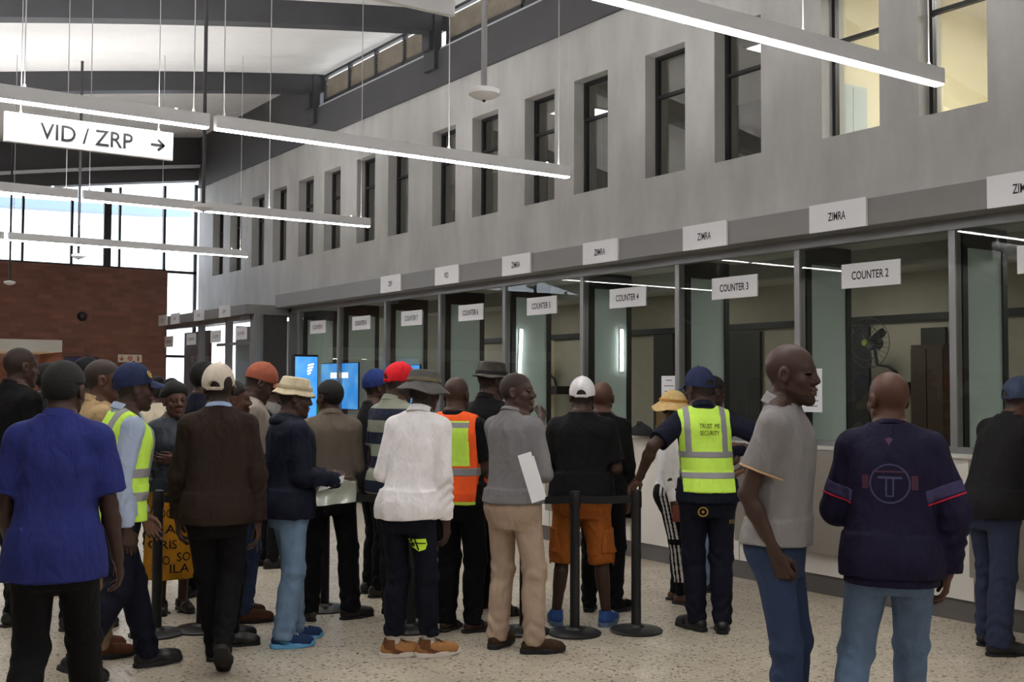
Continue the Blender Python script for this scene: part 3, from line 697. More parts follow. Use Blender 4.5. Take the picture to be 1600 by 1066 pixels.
def belt(a, b):
    A = Vector(a.location); Bv = Vector(b.location); d = (Bv - A); L = d.length; d.normalize(); n = Vector((-d.y, d.x, 0)) * .0015
    mb = MB(); N = 10
    for k in range(N):
        q0 = .036 + (L - .072) * k / N; q1 = .036 + (L - .072) * (k + 1) / N
        s0 = -.008 * math.sin(PI * k / N); s1 = -.008 * math.sin(PI * (k + 1) / N)
        p0 = d * q0; p1 = d * q1
        vs = [p0 - n + Vector((0, 0, .865 + s0)), p0 + n + Vector((0, 0, .865 + s0)), p1 + n + Vector((0, 0, .865 + s1)), p1 - n + Vector((0, 0, .865 + s1))]
        vs += [v + Vector((0, 0, .05)) for v in vs]
        mb.add(vs, [(3, 2, 1, 0), (4, 5, 6, 7), (0, 1, 5, 4), (2, 3, 7, 6), (1, 2, 6, 5), (3, 0, 4, 7)])
    mb.build('belt', M_belt, a)
belt(P1_, P2_); belt(P7_, P1_); belt(P4_, P6_); belt(P3_, P4_)
# black soft bag on the counter
t = empty('black_bag', (7.02, 8.02, 1.18), 0, 'soft black bag lying on the counter left of the straw hat', 'bag')
mb = MB(); vs = []; fs = []
n = 20; prof = [(1.0, 0), (1.02, .02), (.95, .05), (.75, .08), (.4, .1), (.05, .105)]
for r_, z in prof:
    for k in range(n):
        a = 2 * PI * k / n; w_ = 1 + .12 * math.sin(3 * a + 1)
        vs.append((.06 * r_ * math.cos(a) * w_, .17 * r_ * math.sin(a) * w_, z * (1 + .2 * math.sin(2 * a))))
for q in range(len(prof) - 1):
    for k in range(n): fs.append((q * n + k, q * n + (k + 1) % n, (q + 1) * n + (k + 1) % n, (q + 1) * n + k))
fs += [tuple(range(n - 1, -1, -1)), tuple((len(prof) - 1) * n + k for k in range(n))]
mb.add(vs, fs, True).build('bag_body', mat('black_cloth', lin(18, 18, 20), .9), t)
MB().tube([(.0, -.06, .09), (-.02, -.03, .13), (-.02, .03, .13), (.0, .06, .09)], .006, 8).build('bag_strap', mat('black_cloth', lin(18, 18, 20), .9), t)

# ================================================================== LIGHT
wd = bpy.data.worlds.new('overcast_sky'); SC.world = wd; wd.use_nodes = True
nt = wd.node_tree; bg = nt.nodes['Background']
bg.inputs['Color'].default_value = (0.86, 0.93, 1.0, 1); bg.inputs['Strength'].default_value = 1.6
def area(name, loc, sx, sy, e, col=(1, .96, .9), rot=(0, 0, 0)):
    l = bpy.data.lights.new(name, 'AREA'); l.shape = 'RECTANGLE'; l.size = sx; l.size_y = sy; l.energy = e; l.color = col
    o = bpy.data.objects.new(name, l); COL.objects.link(o); o.location = loc; o.rotation_euler = rot
    return o
SC.view_settings.view_transform = 'Standard'; SC.view_settings.look = 'None'; SC.view_settings.gamma = 1; SC.view_settings.exposure = 1.45
SC.view_settings.use_curve_mapping = False
SC.cycles.use_denoising = True
SC.cycles.max_bounces = 8; SC.cycles.diffuse_bounces = 4; SC.cycles.transparent_max_bounces = 12; SC.cycles.sample_clamp_indirect = 6
# ================================================================== SIGNED DISTANCE MODELLING (people, clothing, hats)
F32 = np.float32
def V(*a): return np.array(a, F32)
def smin(a, b, k):
    h = np.clip(0.5 + 0.5 * (b - a) / k, 0, 1)
    return b + (a - b) * h - k * h * (1 - h)
def rc(p, a, b, ra, rb):
    """round cone between a and b"""
    a = np.asarray(a, F32); b = np.asarray(b, F32); ab = b - a; d = float(ab @ ab)
    q = p - a
    t = np.clip((q @ ab) / max(d, 1e-9), 0, 1)
    q = q - t[:, None] * ab
    return np.sqrt((q * q).sum(1)) - (ra + (rb - ra) * t)
def ell(p, c, r):
    q = (p - np.asarray(c, F32)) / np.asarray(r, F32)
    k = np.sqrt((q * q).sum(1))
    q2 = q / np.asarray(r, F32); g = np.sqrt((q2 * q2).sum(1)) + 1e-6
    return k * (k - 1) / g
def sph(p, c, r):
    q = p - np.asarray(c, F32)
    return np.sqrt((q * q).sum(1)) - r

def mesh_sdf(f, lo, hi, h, region=None, B_=4):
    """surface nets on the cells near the surface only"""
    lo = np.asarray(lo, F32); hi = np.asarray(hi, F32)
    nb = np.maximum(np.ceil((hi - lo) / (h * B_)).astype(int), 1)
    g = np.stack(np.meshgrid(*[np.arange(n) for n in nb], indexing='ij'), -1).reshape(-1, 3)
    c = (lo + (g + .5) * (h * B_)).astype(F32)
    d = f(c)
    R = h * B_ * 0.87 * 1.35
    keep = np.abs(d) < R
    if region is not None: keep &= region(c, h * B_ * .87)
    g = g[keep]
    if len(g) == 0: return np.zeros((0, 3), F32), np.zeros((0, 4), int)
    n = nb * B_ + 1
    off = np.stack(np.meshgrid(*[np.arange(B_)] * 3, indexing='ij'), -1).reshape(-1, 3)
    cells = (g[:, None, :] * B_ + off[None]).reshape(-1, 3)
    if region is not None:
        cells = cells[region((lo + (cells + .5) * h).astype(F32), 0.0)]
        if len(cells) == 0: return np.zeros((0, 3), F32), np.zeros((0, 4), int)
    st = np.array([n[1] * n[2], n[2], 1])
    ci = cells @ st
    corners = np.array([[i, j, k] for i in (0, 1) for j in (0, 1) for k in (0, 1)])
    co = corners @ st
    need = np.zeros(int(np.prod(n)), bool)
    for o in co: need[ci + o] = True
    idx = np.flatnonzero(need)
    P = np.stack([idx // st[0], (idx // st[1]) % n[1], idx % n[2]], -1)
    val = np.full(len(need), 9.0, F32)
    CH = 400000
    pts = (lo + P * h).astype(F32)
    for s in range(0, len(pts), CH): val[idx[s:s + CH]] = f(pts[s:s + CH])
    cv = np.stack([val[ci + o] for o in co], 1)
    neg = cv < 0
    act = neg.any(1) & ~neg.all(1)
    cells = cells[act]; cv = cv[act]; ci = ci[act]
    if len(cells) == 0: return np.zeros((0, 3), F32), np.zeros((0, 4), int)
    E_ = [(0, 4), (1, 5), (2, 6), (3, 7), (0, 2), (1, 3), (4, 6), (5, 7), (0, 1), (2, 3), (4, 5), (6, 7)]
    acc = np.zeros((len(cells), 3), F32); cnt = np.zeros(len(cells), F32)
    for a, b in E_:
        va = cv[:, a]; vb = cv[:, b]; x = (va < 0) != (vb < 0)
        t = np.where(x, va / np.where(x, va - vb, 1), 0)
        p = corners[a] + (corners[b] - corners[a]) * t[:, None]
        acc += p * x[:, None]; cnt += x
    verts = (lo + (cells + acc / cnt[:, None]) * h).astype(F32)
    vid = {}
    vmap = np.full(len(need), -1, np.int64); vmap[ci] = np.arange(len(ci))
    quads = []
    for ax in range(3):
        u, w = (ax + 1) % 3, (ax + 2) % 3
        # edge from the cell's base corner along ax
        v0 = cv[:, 0]; v1 = cv[:, [4, 2, 1][ax]]
        x = ((v0 < 0) != (v1 < 0)) & (cells[:, u] > 0) & (cells[:, w] > 0)
        b = ci[x]
        q = np.stack([vmap[b], vmap[b - st[u]], vmap[b - st[u] - st[w]], vmap[b - st[w]]], 1)
        ok = (q >= 0).all(1); q = q[ok]; flip = (v0[x][ok] > 0)
        q[flip] = q[flip][:, ::-1]
        quads.append(q)
    quads = np.concatenate(quads)
    # one projection step
    e = h * .3
    d0 = f(verts)
    gr = np.stack([f(verts + V(e, 0, 0)) - d0, f(verts + V(0, e, 0)) - d0, f(verts + V(0, 0, e)) - d0], 1) / e
    gn = (gr * gr).sum(1) + 1e-4
    stp = np.clip(d0 / gn, -h * .5, h * .5)
    return verts - gr * np.clip(stp, -h, h)[:, None], quads

def raw_mesh(name, verts, quads, m=None, parent=None, mi=None):
    me = bpy.data.meshes.new(name)
    me.vertices.add(len(verts)); me.vertices.foreach_set('co', np.ascontiguousarray(verts, F32).ravel())
    me.loops.add(len(quads) * 4); me.loops.foreach_set('vertex_index', np.ascontiguousarray(quads, np.int32).ravel())
    me.polygons.add(len(quads)); me.polygons.foreach_set('loop_start', np.arange(0, len(quads) * 4, 4, dtype=np.int32))
    me.polygons.foreach_set('use_smooth', np.ones(len(quads), bool))
    o = link(name, me, m, parent)
    if mi is not None: me.polygons.foreach_set('material_index', np.ascontiguousarray(mi, np.int32))
    me.update(calc_edges=True)
    return o
def cat_mesh(parts):
    vs = []; qs = []; b = 0
    for v, q in parts:
        vs.append(v); qs.append(q + b); b += len(v)
    return np.concatenate(vs), np.concatenate(qs)

def folds(p, amp, seed=0, s=1.0):
    r = np.random.RandomState(seed); d = np.zeros(len(p), F32)
    for k in range(4):
        a = r.normal(size=3); a /= np.linalg.norm(a); b = r.normal(size=3); b /= np.linalg.norm(b)
        f1 = r.uniform(20, 48) * s; f2 = r.uniform(7, 15) * s
        w = (p @ a.astype(F32)) * f1 + 1.9 * np.sin((p @ b.astype(F32)) * f2 + r.uniform(0, 6)) + r.uniform(0, 6)
        msk = .5 + .5 * np.sin((p @ b.astype(F32)) * 9 + r.uniform(0, 6))
        d += (np.sin(w) * .35 + (np.sqrt(np.abs(np.sin(w * .8)) + .01) - .7) * 1.1 * msk) * (amp / 2.0)
    return d

# ------------------------------------------------------------------ head and hands in their own frames
def head_sdf(q, fem=0.0):
    d = ell(q, (0, -.012, .032), (.0765, .098, .09))
    d = smin(d, ell(q, (0, .028, -.04), (.06 - .003 * fem, .064, .082)), .03)
    d = smin(d, rc(q, (-.05, .005, -.05), (-.016, .066, -.096), .02, .017), .022)
    d = smin(d, rc(q, (.05, .005, -.05), (.016, .066, -.096), .02, .017), .022)
    d = smin(d, sph(q, (0, .078, -.1), .019), .02)
    for s in (-1, 1):
        d = smin(d, sph(q, (s * .043, .057, -.024), .0205), .022)
    for s in (-1, 1): d = smin(d, rc(q, (0, .078, .026), (s * .036, .066, .027), .011, .010), .018)
    for s in (-1, 1):   # sockets, then lids over the eyeballs
        d = -smin(-d, sph(q, (s * .032, .1, .006), .0165), .012)
        d = smin(d, sph(q, (s * .032, .0742, .004), .0146), .005)
        ex = np.clip(1 - ((q[:, 0] - s * .0325) / .0165) ** 2, 0, 1)
        d = np.maximum(d, -np.maximum(sph(q, (s * .032, .0745, .004), .0195), np.abs(q[:, 2] - .0035) - .0052 * np.sqrt(ex) + .0002))
    d = smin(d, rc(q, (0, .088, .012), (0, .103, -.021), .009, .0135), .012)
    for s in (-1, 1):
        d = smin(d, sph(q, (s * .019, .091, -.027), .0118), .008)
    d = smin(d, ell(q, (0, .089, -.0545), (.027, .0148, .0105)), .007)
    d = smin(d, ell(q, (0, .087, -.069), (.0245, .0148, .0115)), .007)
    d = -smin(-d, rc(q, (-.022, .104, -.0615), (.022, .104, -.0615), .0035, .0035), .004)
    for s in (-1, 1):   # ears
        e = ell(q, (s * .079, -.008, -.004), (.011, .022, .033))
        e = -smin(-e, ell(q, (s * .09, -.004, -.002), (.008, .011, .019)), .006)
        d = smin(d, e, .007)
    return d
HK = [(.029, .088), (.0095, .095), (-.0105, .09), (-.0285, .081)]
HL = [(.041, .025, .021), (.046, .028, .022), (.042, .026, .021), (.033, .02, .018)]
def finger_chain(curl, spread=0.0):
    out = []
    for i in range(4):
        u, v = HK[i]; w = 0.0; a = 0.0; pts = [(u, v, w)]
        cs = curl[i] if isinstance(curl[0], (list, tuple)) else curl
        du = (.09, .02, -.05, -.12)[i] * (1 + spread)
        for k in range(3):
            a += math.radians(cs[k]); L = HL[i][k]
            u += L * du * math.cos(a); v += L * math.cos(a); w += L * math.sin(a); pts.append((u, v, w))
        out.append(pts)
    return out
def hand_sdf(q, curl, thumb):
    """q: u toward the thumb, v along the fingers, w out of the palm"""
    d = rc(q, (0, -.03, 0), (0, .012, 0), .026, .024)
    for (u, v), u0 in zip(HK, (.013, .005, -.005, -.013)):
        d = smin(d, rc(q, (u0, .01, 0), (u, v, 0), .0145, .0125), .012)
    fch = finger_chain(curl)
    for i, pts in enumerate(fch):
        r = (.0095, .0098, .0093, .0082)[i]
        fd = rc(q, pts[0], pts[1], r + .0008, r)
        fd = smin(fd, rc(q, pts[1], pts[2], r, r - .0006), .003)
        fd = smin(fd, rc(q, pts[2], pts[3], r - .0004, r - .0018), .003)
        d = smin(d, fd, .005)
    t = thumb
    p0 = (.016, .018, .006); p1 = t[0]; p2 = t[1]; p3 = t[2]
    td = smin(rc(q, p0, p1, .0165, .0125), smin(rc(q, p1, p2, .0115, .0105), rc(q, p2, p3, .0105, .0085), .003), .006)
    return smin(d, td, .009)
HANDS = {
    'relax': ((22, 30, 18), ((.042, .052, .014), (.047, .084, .024), (.043, .108, .033))),
    'open': ((8, 10, 6), ((.048, .048, .01), (.066, .074, .014), (.076, .098, .016))),
    'grip': ((62, 78, 45), ((.042, .05, .022), (.036, .078, .042), (.018, .095, .05))),
    'hold': ((48, 40, 25), ((.042, .052, .026), (.036, .08, .042), (.026, .102, .05))),
    'drape': ((38, 34, 20), ((.045, .05, .012), (.05, .08, .026), (.045, .1, .04))),
}
TORSO = np.array([(.80, .105, .095, -.012), (.86, .152, .115, -.016), (.93, .170, .128, -.022), (1.0, .160, .117, -.012), (1.08, .147, .108, -.002), (1.18, .153, .112, .002), (1.28, .168, .119, .002), (1.36, .170, .116, -.005), (1.41, .156, .103, -.012), (1.445, .120, .084, -.018), (1.475, .08, .066, -.022), (1.505, .055, .057, -.022)])
SHIRT = np.array([(.66, .190, .142, -.012), (.80, .189, .141, -.012), (.93, .184, .139, -.016), (1.08, .171, .128, -.004), (1.2, .173, .127, .0), (1.3, .182, .130, .0), (1.36, .181, .125, -.005), (1.40, .160, .11, -.012), (1.435, .118, .09, -.018), (1.468, .08, .073, -.022), (1.51, .062, .064, -.022)])
PANTS = np.array([(.76, .12, .11, -.012), (.82, .165, .128, -.016), (.88, .180, .138, -.022), (.94, .178, .137, -.022), (1.0, .170, .127, -.014), (1.06, .160, .118, -.006), (1.1, .156, .115, -.004)])
def dense(tab):
    z = np.linspace(tab[0, 0], tab[-1, 0], 160); out = [z]
    for k in range(1, 4):
        y = np.interp(z, tab[:, 0], tab[:, k]); yy = np.pad(y, 5, mode='edge'); out.append(np.convolve(yy, np.ones(11) / 11, 'valid'))
    return np.array(out)
TORSO[:, 1] *= .93; SHIRT[:, 1] *= .90; PANTS[:, 1] *= .93; PANTS[:, 2] *= .95
TORSO, SHIRT, PANTS = dense(TORSO), dense(SHIRT), dense(PANTS)

def nrm(v):
    v = np.asarray(v, float); return v / (np.linalg.norm(v) + 1e-9)

class Rig:
    """joints of a standing figure: local frame x right, y forward, z up; pose in metres at 1.72 m"""
    def __init__(s, H=1.72, girth=1.0, lean=(0, 0), bend=0.0, twist=0.0, feet=None, arms=None, head=(0, 0, 0), fem=0.0, hipw=1.0, shw=1.0, pz=0.0, belly=0.0, hsc=1.045):
        s.H = H; s.k = H / 1.72; s.g = girth; s.lean = lean; s.bend = bend; s.twist = twist; s.fem = fem; s.hipw = hipw; s.shw = shw; s.pz = pz; s.belly = belly
        P = s.tp
        s.sh = {}; s.el = {}; s.wr = {}; s.hand = {}; s.hip = {}; s.kn = {}; s.an = {}; s.footdir = {}; s.toeup = {}
        s.neck0 = P((0, -.022, 1.455)); s.neck1 = P((0, -.008, 1.535))
        s.hc = P((0, .012, 1.603)) + np.array([0, 0.0, 0])
        hy, hp, hr = [math.radians(a) for a in head]
        hy += twist
        # head frame: yaw to the right positive, pitch up positive, roll to the right positive
        fw = np.array([math.sin(hy) * math.cos(hp), math.cos(hy) * math.cos(hp), math.sin(hp)])
        rt = np.array([math.cos(hy), -math.sin(hy), 0]); up = np.cross(rt, fw)
        rt, up = rt * math.cos(hr) - up * math.sin(hr), up * math.cos(hr) + rt * math.sin(hr)
        s.hR = np.stack([rt, fw, up], 0).astype(F32)          # rows: head axes in person coordinates
        piv = s.neck1
        loc = s.hc - piv
        s.hc = piv + (s.hR.T @ np.array([0, .02, .068]) * s.k + loc * 0.0)
        s.hs = s.k * hsc
        feet = feet or {}
        for side, sg in (('L', -1), ('R', 1)):
            s.hip[side] = np.array([sg * .088 * hipw, -.012, .90 + pz]) * s.k
            fx, fy, yaw, lift, pitch = feet.get(side, (sg * .1, 0, sg * 8, 0, 0))
            s.an[side] = np.array([fx, fy, .085 + lift]) * s.k
            ya = math.radians(yaw); pa = math.radians(pitch)
            s.footdir[side] = (ya, pa)
            fwd = np.array([math.sin(ya), math.cos(ya), 0])
            s.kn[side] = s.ik(s.hip[side], s.an[side], .412 * s.k, .408 * s.k, nrm(fwd * .6 + np.array([0, .6, 0])))
            a = (arms or {}).get(side, dict(up=(.13, -.04, -1), fo=(.04, .2, -1)))
            S = P((sg * .152 * shw, -.014, 1.385)); s.sh[side] = S
            U, FO = .29 * s.k, .255 * s.k
            if 'wrist' in a:
                W = np.array(a['wrist'], float)
                pole = np.array(a.get('pole', (sg * .6, -.5, -.6)), float)
                s.el[side] = s.ik(S, W, U, FO, nrm(pole))
                d = W - s.el[side]; s.wr[side] = s.el[side] + nrm(d) * min(np.linalg.norm(d), FO * 1.04)
            else:
                tw = s.twist
                def rotz(v): return np.array([v[0] * math.cos(tw) + v[1] * math.sin(tw), -v[0] * math.sin(tw) + v[1] * math.cos(tw), v[2]])
                u = nrm(rotz((a['up'][0] * sg, a['up'][1], a['up'][2]))); f = nrm(rotz((a['fo'][0] * sg, a['fo'][1], a['fo'][2])))
                s.el[side] = S + u * U; s.wr[side] = s.el[side] + f * FO
            fd = nrm(s.wr[side] - s.el[side])
            hd = a.get('hd')
            hd = fd if hd is None else nrm((hd[0] * sg, hd[1], hd[2]))
            th = a.get('thumb'); th = np.array((0, 1, .0)) if th is None else np.array((th[0] * sg, th[1], th[2]), float)
            th = nrm(th - hd * (th @ hd))
            pn = np.cross(hd, th) * (-1 if side == 'R' else 1)
            s.hand[side] = (a.get('hand', 'relax'), np.stack([th, hd, pn], 0).astype(F32))
    def tp(s, p):
        """torso point at 1.72 m scale -> leaned and twisted, scaled"""
        x, y, z = p; t = (z - .95) / .5; tt = min(max(t, 0), 1.4)
        a = s.twist * min(max(t, 0), 1)
        x, y = x * math.cos(a) + y * math.sin(a), -x * math.sin(a) + y * math.cos(a)
        ox = s.lean[0] * tt; oy = s.lean[1] * tt + s.bend * tt * tt
        dz = -.5 * ((s.lean[0] ** 2 + (s.lean[1] + s.bend * tt) ** 2)) * tt / .55
        return np.array([x + ox, y + oy, z + dz + s.pz]) * s.k
    def inv(s, p):
        q = p / s.k; z = q[:, 2] - s.pz
        for _ in range(2):
            t = np.clip((z - .95) / .5, 0, 1.4)
            dz = -.5 * (s.lean[0] ** 2 + (s.lean[1] + s.bend * t) ** 2) * t / .55
            z = q[:, 2] - s.pz - dz
        t = np.clip((z - .95) / .5, 0, 1.4); a = s.twist * np.clip(t, 0, 1)
        x = q[:, 0] - s.lean[0] * t; y = q[:, 1] - s.lean[1] * t - s.bend * t * t
        c, n = np.cos(a), np.sin(a)
        return np.stack([x * c - y * n, x * n + y * c, z], 1).astype(F32)
    def ik(s, A, W, a, b, pole):
        d = W - A; L = np.linalg.norm(d); L2 = min(L, (a + b) * .999); n = d / L
        x = (a * a - b * b + L2 * L2) / (2 * L2); h = math.sqrt(max(a * a - x * x, 0))
        pp = nrm(pole - n * (pole @ n))
        return A + n * x + pp * h
    def tube_torso(s, tab, p, ease=0.0, ex=2.3, z0=None, z1=None, flare=0.0):
        q = s.inv(p); z = np.clip(q[:, 2], tab[0, 0], tab[0, -1])
        a = np.interp(z, tab[0], tab[1]) * s.g * (1 + (s.hipw - 1) * np.clip((1.1 - z) / .15, 0, 1)) * (1 + (s.shw - 1) * np.clip((z - 1.2) / .15, 0, 1)) + ease
        b = np.interp(z, tab[0], tab[2]) * s.g + ease
        yc = np.interp(z, tab[0], tab[3])
        if s.belly:
            bl = s.belly * np.exp(-((z - 1.1) / .13) ** 2); b = b + bl * .5; yc = yc + bl * .5
        if s.fem:
            bl = .03 * s.fem * np.exp(-((z - 1.27) / .06) ** 2); b = b + bl * .5; yc = yc + bl * .5
        if flare: a = a + flare * np.clip((1.1 - z) / .3, 0, 1); b = b + flare * np.clip((1.1 - z) / .3, 0, 1)
        x = np.abs(q[:, 0]) / a; y = np.abs(q[:, 1] - yc) / b
        k = (x ** ex + y ** ex) ** (1 / ex)
        d = (k - 1) * np.minimum(a, b) * .95
        lo = tab[0, 0] if z0 is None else z0; hi = tab[0, -1] if z1 is None else z1
        d = np.maximum(d, np.maximum(lo - q[:, 2], q[:, 2] - hi))
        return (d * s.k).astype(F32)
    # ---- body
    def legs(s, p, side, e=0.0, kf=1.0):
        k = s.k; g = (s.g - 1) * .6 + 1
        h, n, a = s.hip[side], s.kn[side], s.an[side]
        d = rc(p, h, n, (.078 * g + e) * k, (.047 * g + e) * k)
        d = smin(d, rc(p, n, a, (.047 * g + e) * k, (.034 + e) * k), .02 * k)
        return d
    def body(s, p):
        k = s.k
        d = s.tube_torso(TORSO, p)
        d = smin(d, rc(p, s.neck0, s.neck1 + np.array([0, 0, .03]) * k, .064 * k, .056 * k * (1 - .1 * s.fem)), .03 * k)
        hq = ((p - s.hc.astype(F32)) @ s.hR.T) / s.hs
        d = smin(d, head_sdf(hq, s.fem) * s.hs, .02 * k)
        for side, sg in (('L', -1), ('R', 1)):
            g = (s.g - 1) * .5 + 1
            S, E, W = s.sh[side], s.el[side], s.wr[side]
            nb = s.tp((sg * .06, -.022, 1.455))
            d = smin(d, rc(p, nb, S, .042 * k, .050 * k * g), .04 * k)
            d = smin(d, rc(p, S, E, .050 * k * g, .039 * k * g), .022 * k)
            fm = E + (W - E) * .3
            ar = smin(rc(p, E, fm, .038 * k * g, .039 * k * g), rc(p, fm, W, .039 * k * g, .025 * k), .02 * k)
            d = smin(d, ar, .015 * k)
            nm, R = s.hand[side]
            if nm:
                cu, th = HANDS[nm]
                hq = ((p - W.astype(F32)) @ R.T) / k; hq[:, 1] -= .012
                near = (hq * hq).sum(1) < .3 ** 2
                hd = np.full(len(p), 1.0, F32)
                if near.any(): hd[near] = hand_sdf(hq[near], cu, th) * k
                d = smin(d, hd, .012 * k)
            # leg and foot
            lg = s.legs(p, side)
            cm = s.kn[side] + (s.an[side] - s.kn[side]) * .3
            ya, pa = s.footdir[side]
            fwd = np.array([math.sin(ya) * math.cos(pa), math.cos(ya) * math.cos(pa), -math.sin(pa)]); upv = np.array([math.sin(ya) * math.sin(pa), math.cos(ya) * math.sin(pa), math.cos(pa)])
            back = -np.array([math.sin(ya), math.cos(ya), 0])
            lg = smin(lg, rc(p, cm + back * .018 * k, cm + (s.an[side] - cm) * .35 + back * .01 * k, .043 * k, .037 * k), .03 * k)
            A = s.an[side]
            ft = rc(p, A - fwd * .035 * k - upv * .045 * k, A + fwd * .10 * k - upv * .058 * k, .032 * k, .025 * k)
            ft = smin(ft, rc(p, A - upv * .02 * k, A + fwd * .09 * k - upv * .05 * k, .034 * k, .024 * k), .02 * k)
            ft = smin(ft, rc(p, A + fwd * .1 * k - upv * .062 * k, A + fwd * .155 * k - upv * .068 * k, .024 * k, .016 * k), .02 * k)
            lg = smin(lg, ft, .025 * k)
            d = smin(d, lg, .02 * k)
        return d
    def bbox(s, pad=.1):
        pts = [s.hc, s.neck0] + [x[k_] for x in (s.sh, s.el, s.wr, s.hip, s.kn, s.an) for k_ in 'LR']
        pts = np.array(pts); lo = pts.min(0) - .26; hi = pts.max(0) + .26
        for sd in 'LR':
            W = s.wr[sd]; hd = s.hand[sd][1][1]; t = W + hd * .2; lo = np.minimum(lo, t - .05); hi = np.maximum(hi, t + .05)
            A = s.an[sd]; ya, pa = s.footdir[sd]; t = A + np.array([math.sin(ya), math.cos(ya), -.4]) * .2; lo = np.minimum(lo, t - .03); hi = np.maximum(hi, t + .03)
        lo[2] = max(lo[2], -.02); hi[2] = max(hi[2], s.hc[2] + .16)
        return lo, hi
# ================================================================== CLOTHING
def f_shirt(r, sleeve='long', hem=.86, ease=.004, amp=.004, seed=1, flare=0.0, cuff=-.005, sl=.6, sw=1.0, crop=None, zt=1.5, under=None):
    k = r.k
    def f(p):
        d = r.tube_torso(SHIRT, p, ease, z0=hem, z1=zt, flare=flare)
        q = r.inv(p)
        d = np.maximum(d, (q[:, 2] - (1.487 - .32 * (q[:, 1] + .02))) * k)
        for side, sg in (('L', -1), ('R', 1)):
            S, E, W = r.sh[side], r.el[side], r.wr[side]
            g = (r.g - 1) * .5 + 1
            nb = r.tp((sg * .07, -.022, 1.425))
            s1 = rc(p, nb, S, (.050 + ease) * k, (.056 + ease) * k * g)
            s1 = np.maximum(s1, (q[:, 2] - (1.487 - .32 * (q[:, 1] + .02))) * k)
            d = smin(d, s1, .035 * k)
            if sleeve == 'none':
                continue
            if sleeve == 'short':
                e2 = S + (E - S) * sl; u = nrm(E - S).astype(F32)
                a = rc(p, S, S + (E - S) * (sl + .15), (.057 + ease) * k * g, (.058 + ease) * k * g * sw)
                a = np.maximum(a, (p - e2.astype(F32)) @ u)
                d = smin(d, a, .028 * k)
            else:
                a = rc(p, S, E, (.056 + ease) * k * g, (.046 + ease) * k * g * sw)
                d = smin(d, a, .028 * k)
                u = nrm(W - E).astype(F32); We = W - u * cuff
                b = rc(p, E, We + u * .05, (.046 + ease) * k * g * sw, (.035 + ease * .6) * k)
                t = np.clip(((p - E.astype(F32)) @ u) / .25, 0, 1)
                if amp > 0: b = b + amp * .7 * np.sin(t * 27 + 4 * np.sin((p @ V(17, 23, 9)))) * np.clip(1 - abs(t - .45) * 1.6, 0, 1)
                b = np.maximum(b, (p - We.astype(F32)) @ u)
                d = smin(d, b, .012 * k)
        if under is not None:
            d = smin(d, np.maximum(under(p) - .007 - 1.2 * amp, (hem - q[:, 2]) * k), .03)
        if amp > 0:
            w = folds(p, amp, seed) * np.clip((1.46 - q[:, 2]) / .15, .25, 1)
            d = d + w
        if crop is not None: d = crop(p, q, d)
        return d
    return f
def f_pants(r, ease=.004, amp=.005, seed=2, kw=.062, aw=.053, cut=None, top=1.05, cuff=.0):
    k = r.k
    def f(p):
        d = r.tube_torso(PANTS, p, ease, z0=.76, z1=top)
        L = []
        g = (r.g - 1) * .7 + 1
        for side, sg in (('L', -1), ('R', 1)):
            h, n, a = r.hip[side], r.kn[side], r.an[side]
            u = nrm(a - n)
            e = rc(p, h + np.array([0, -.005, -.02]) * k, n, (.086 + ease) * k * g, (kw + ease) * k * g)
            e = smin(e, rc(p, n, a, (kw + ease) * k * g, (aw + ease) * k), .035 * k)
            bt = np.array([sg * .078 * r.hipw, -.05, .895 + r.pz]) * k
            cm = n + (a - n) * .3; bk = -np.array([math.sin(r.footdir[side][0]), math.cos(r.footdir[side][0]), 0])
            e = smin(e, rc(p, cm + bk * .018 * k, cm + (a - cm) * .35 + bk * .01 * k, (.043 + .009 + max(ease, 0)) * k, (.037 + .010 + max(ease, 0)) * k), .03 * k)
            e = smin(e, sph(p, bt, .086 * k * g), .05 * k)
            if cut is not None:
                c = n + (a - n) * cut if cut >= 0 else h + (n - h) * (1 + cut)
                uu = u if cut >= 0 else nrm(n - h)
            else:
                c = a + u * (.035 - cuff) * k; uu = u
            e = np.maximum(e, (p - c.astype(F32)) @ uu.astype(F32))
            if amp > 0:
                t = (p - n.astype(F32)) @ u.astype(F32) / np.linalg.norm(a - n)
                s_ = np.sin(t * 30 + 2.2 * np.sin(p[:, 0] * 38 + seed) + seed * sg) * amp
                e = e + s_ * (np.exp(-((t - .85) / .25) ** 2) + .7 * np.exp(-(t / .16) ** 2))
            L.append(e)
        leg = smin(L[0], L[1], .014 * k)
        d = smin(d, leg, .03 * k)
        if amp > 0: d = d + folds(p, amp * .75, seed, .8)
        return d
    return f
def garment(r, name, f, m, parent, h=.0085, mi=None, lo=None, hi=None, z0=None, z1=None):
    l, u = r.bbox()
    if z0 is not None: l[2] = z0
    if z1 is not None: u[2] = z1
    v, q = mesh_sdf(f, l, u, h)
    ix = None
    if mi is not None:
        c = v[q].mean(1); ix = mi(c.astype(F32))
    return raw_mesh(name, v, q, m, parent, ix)

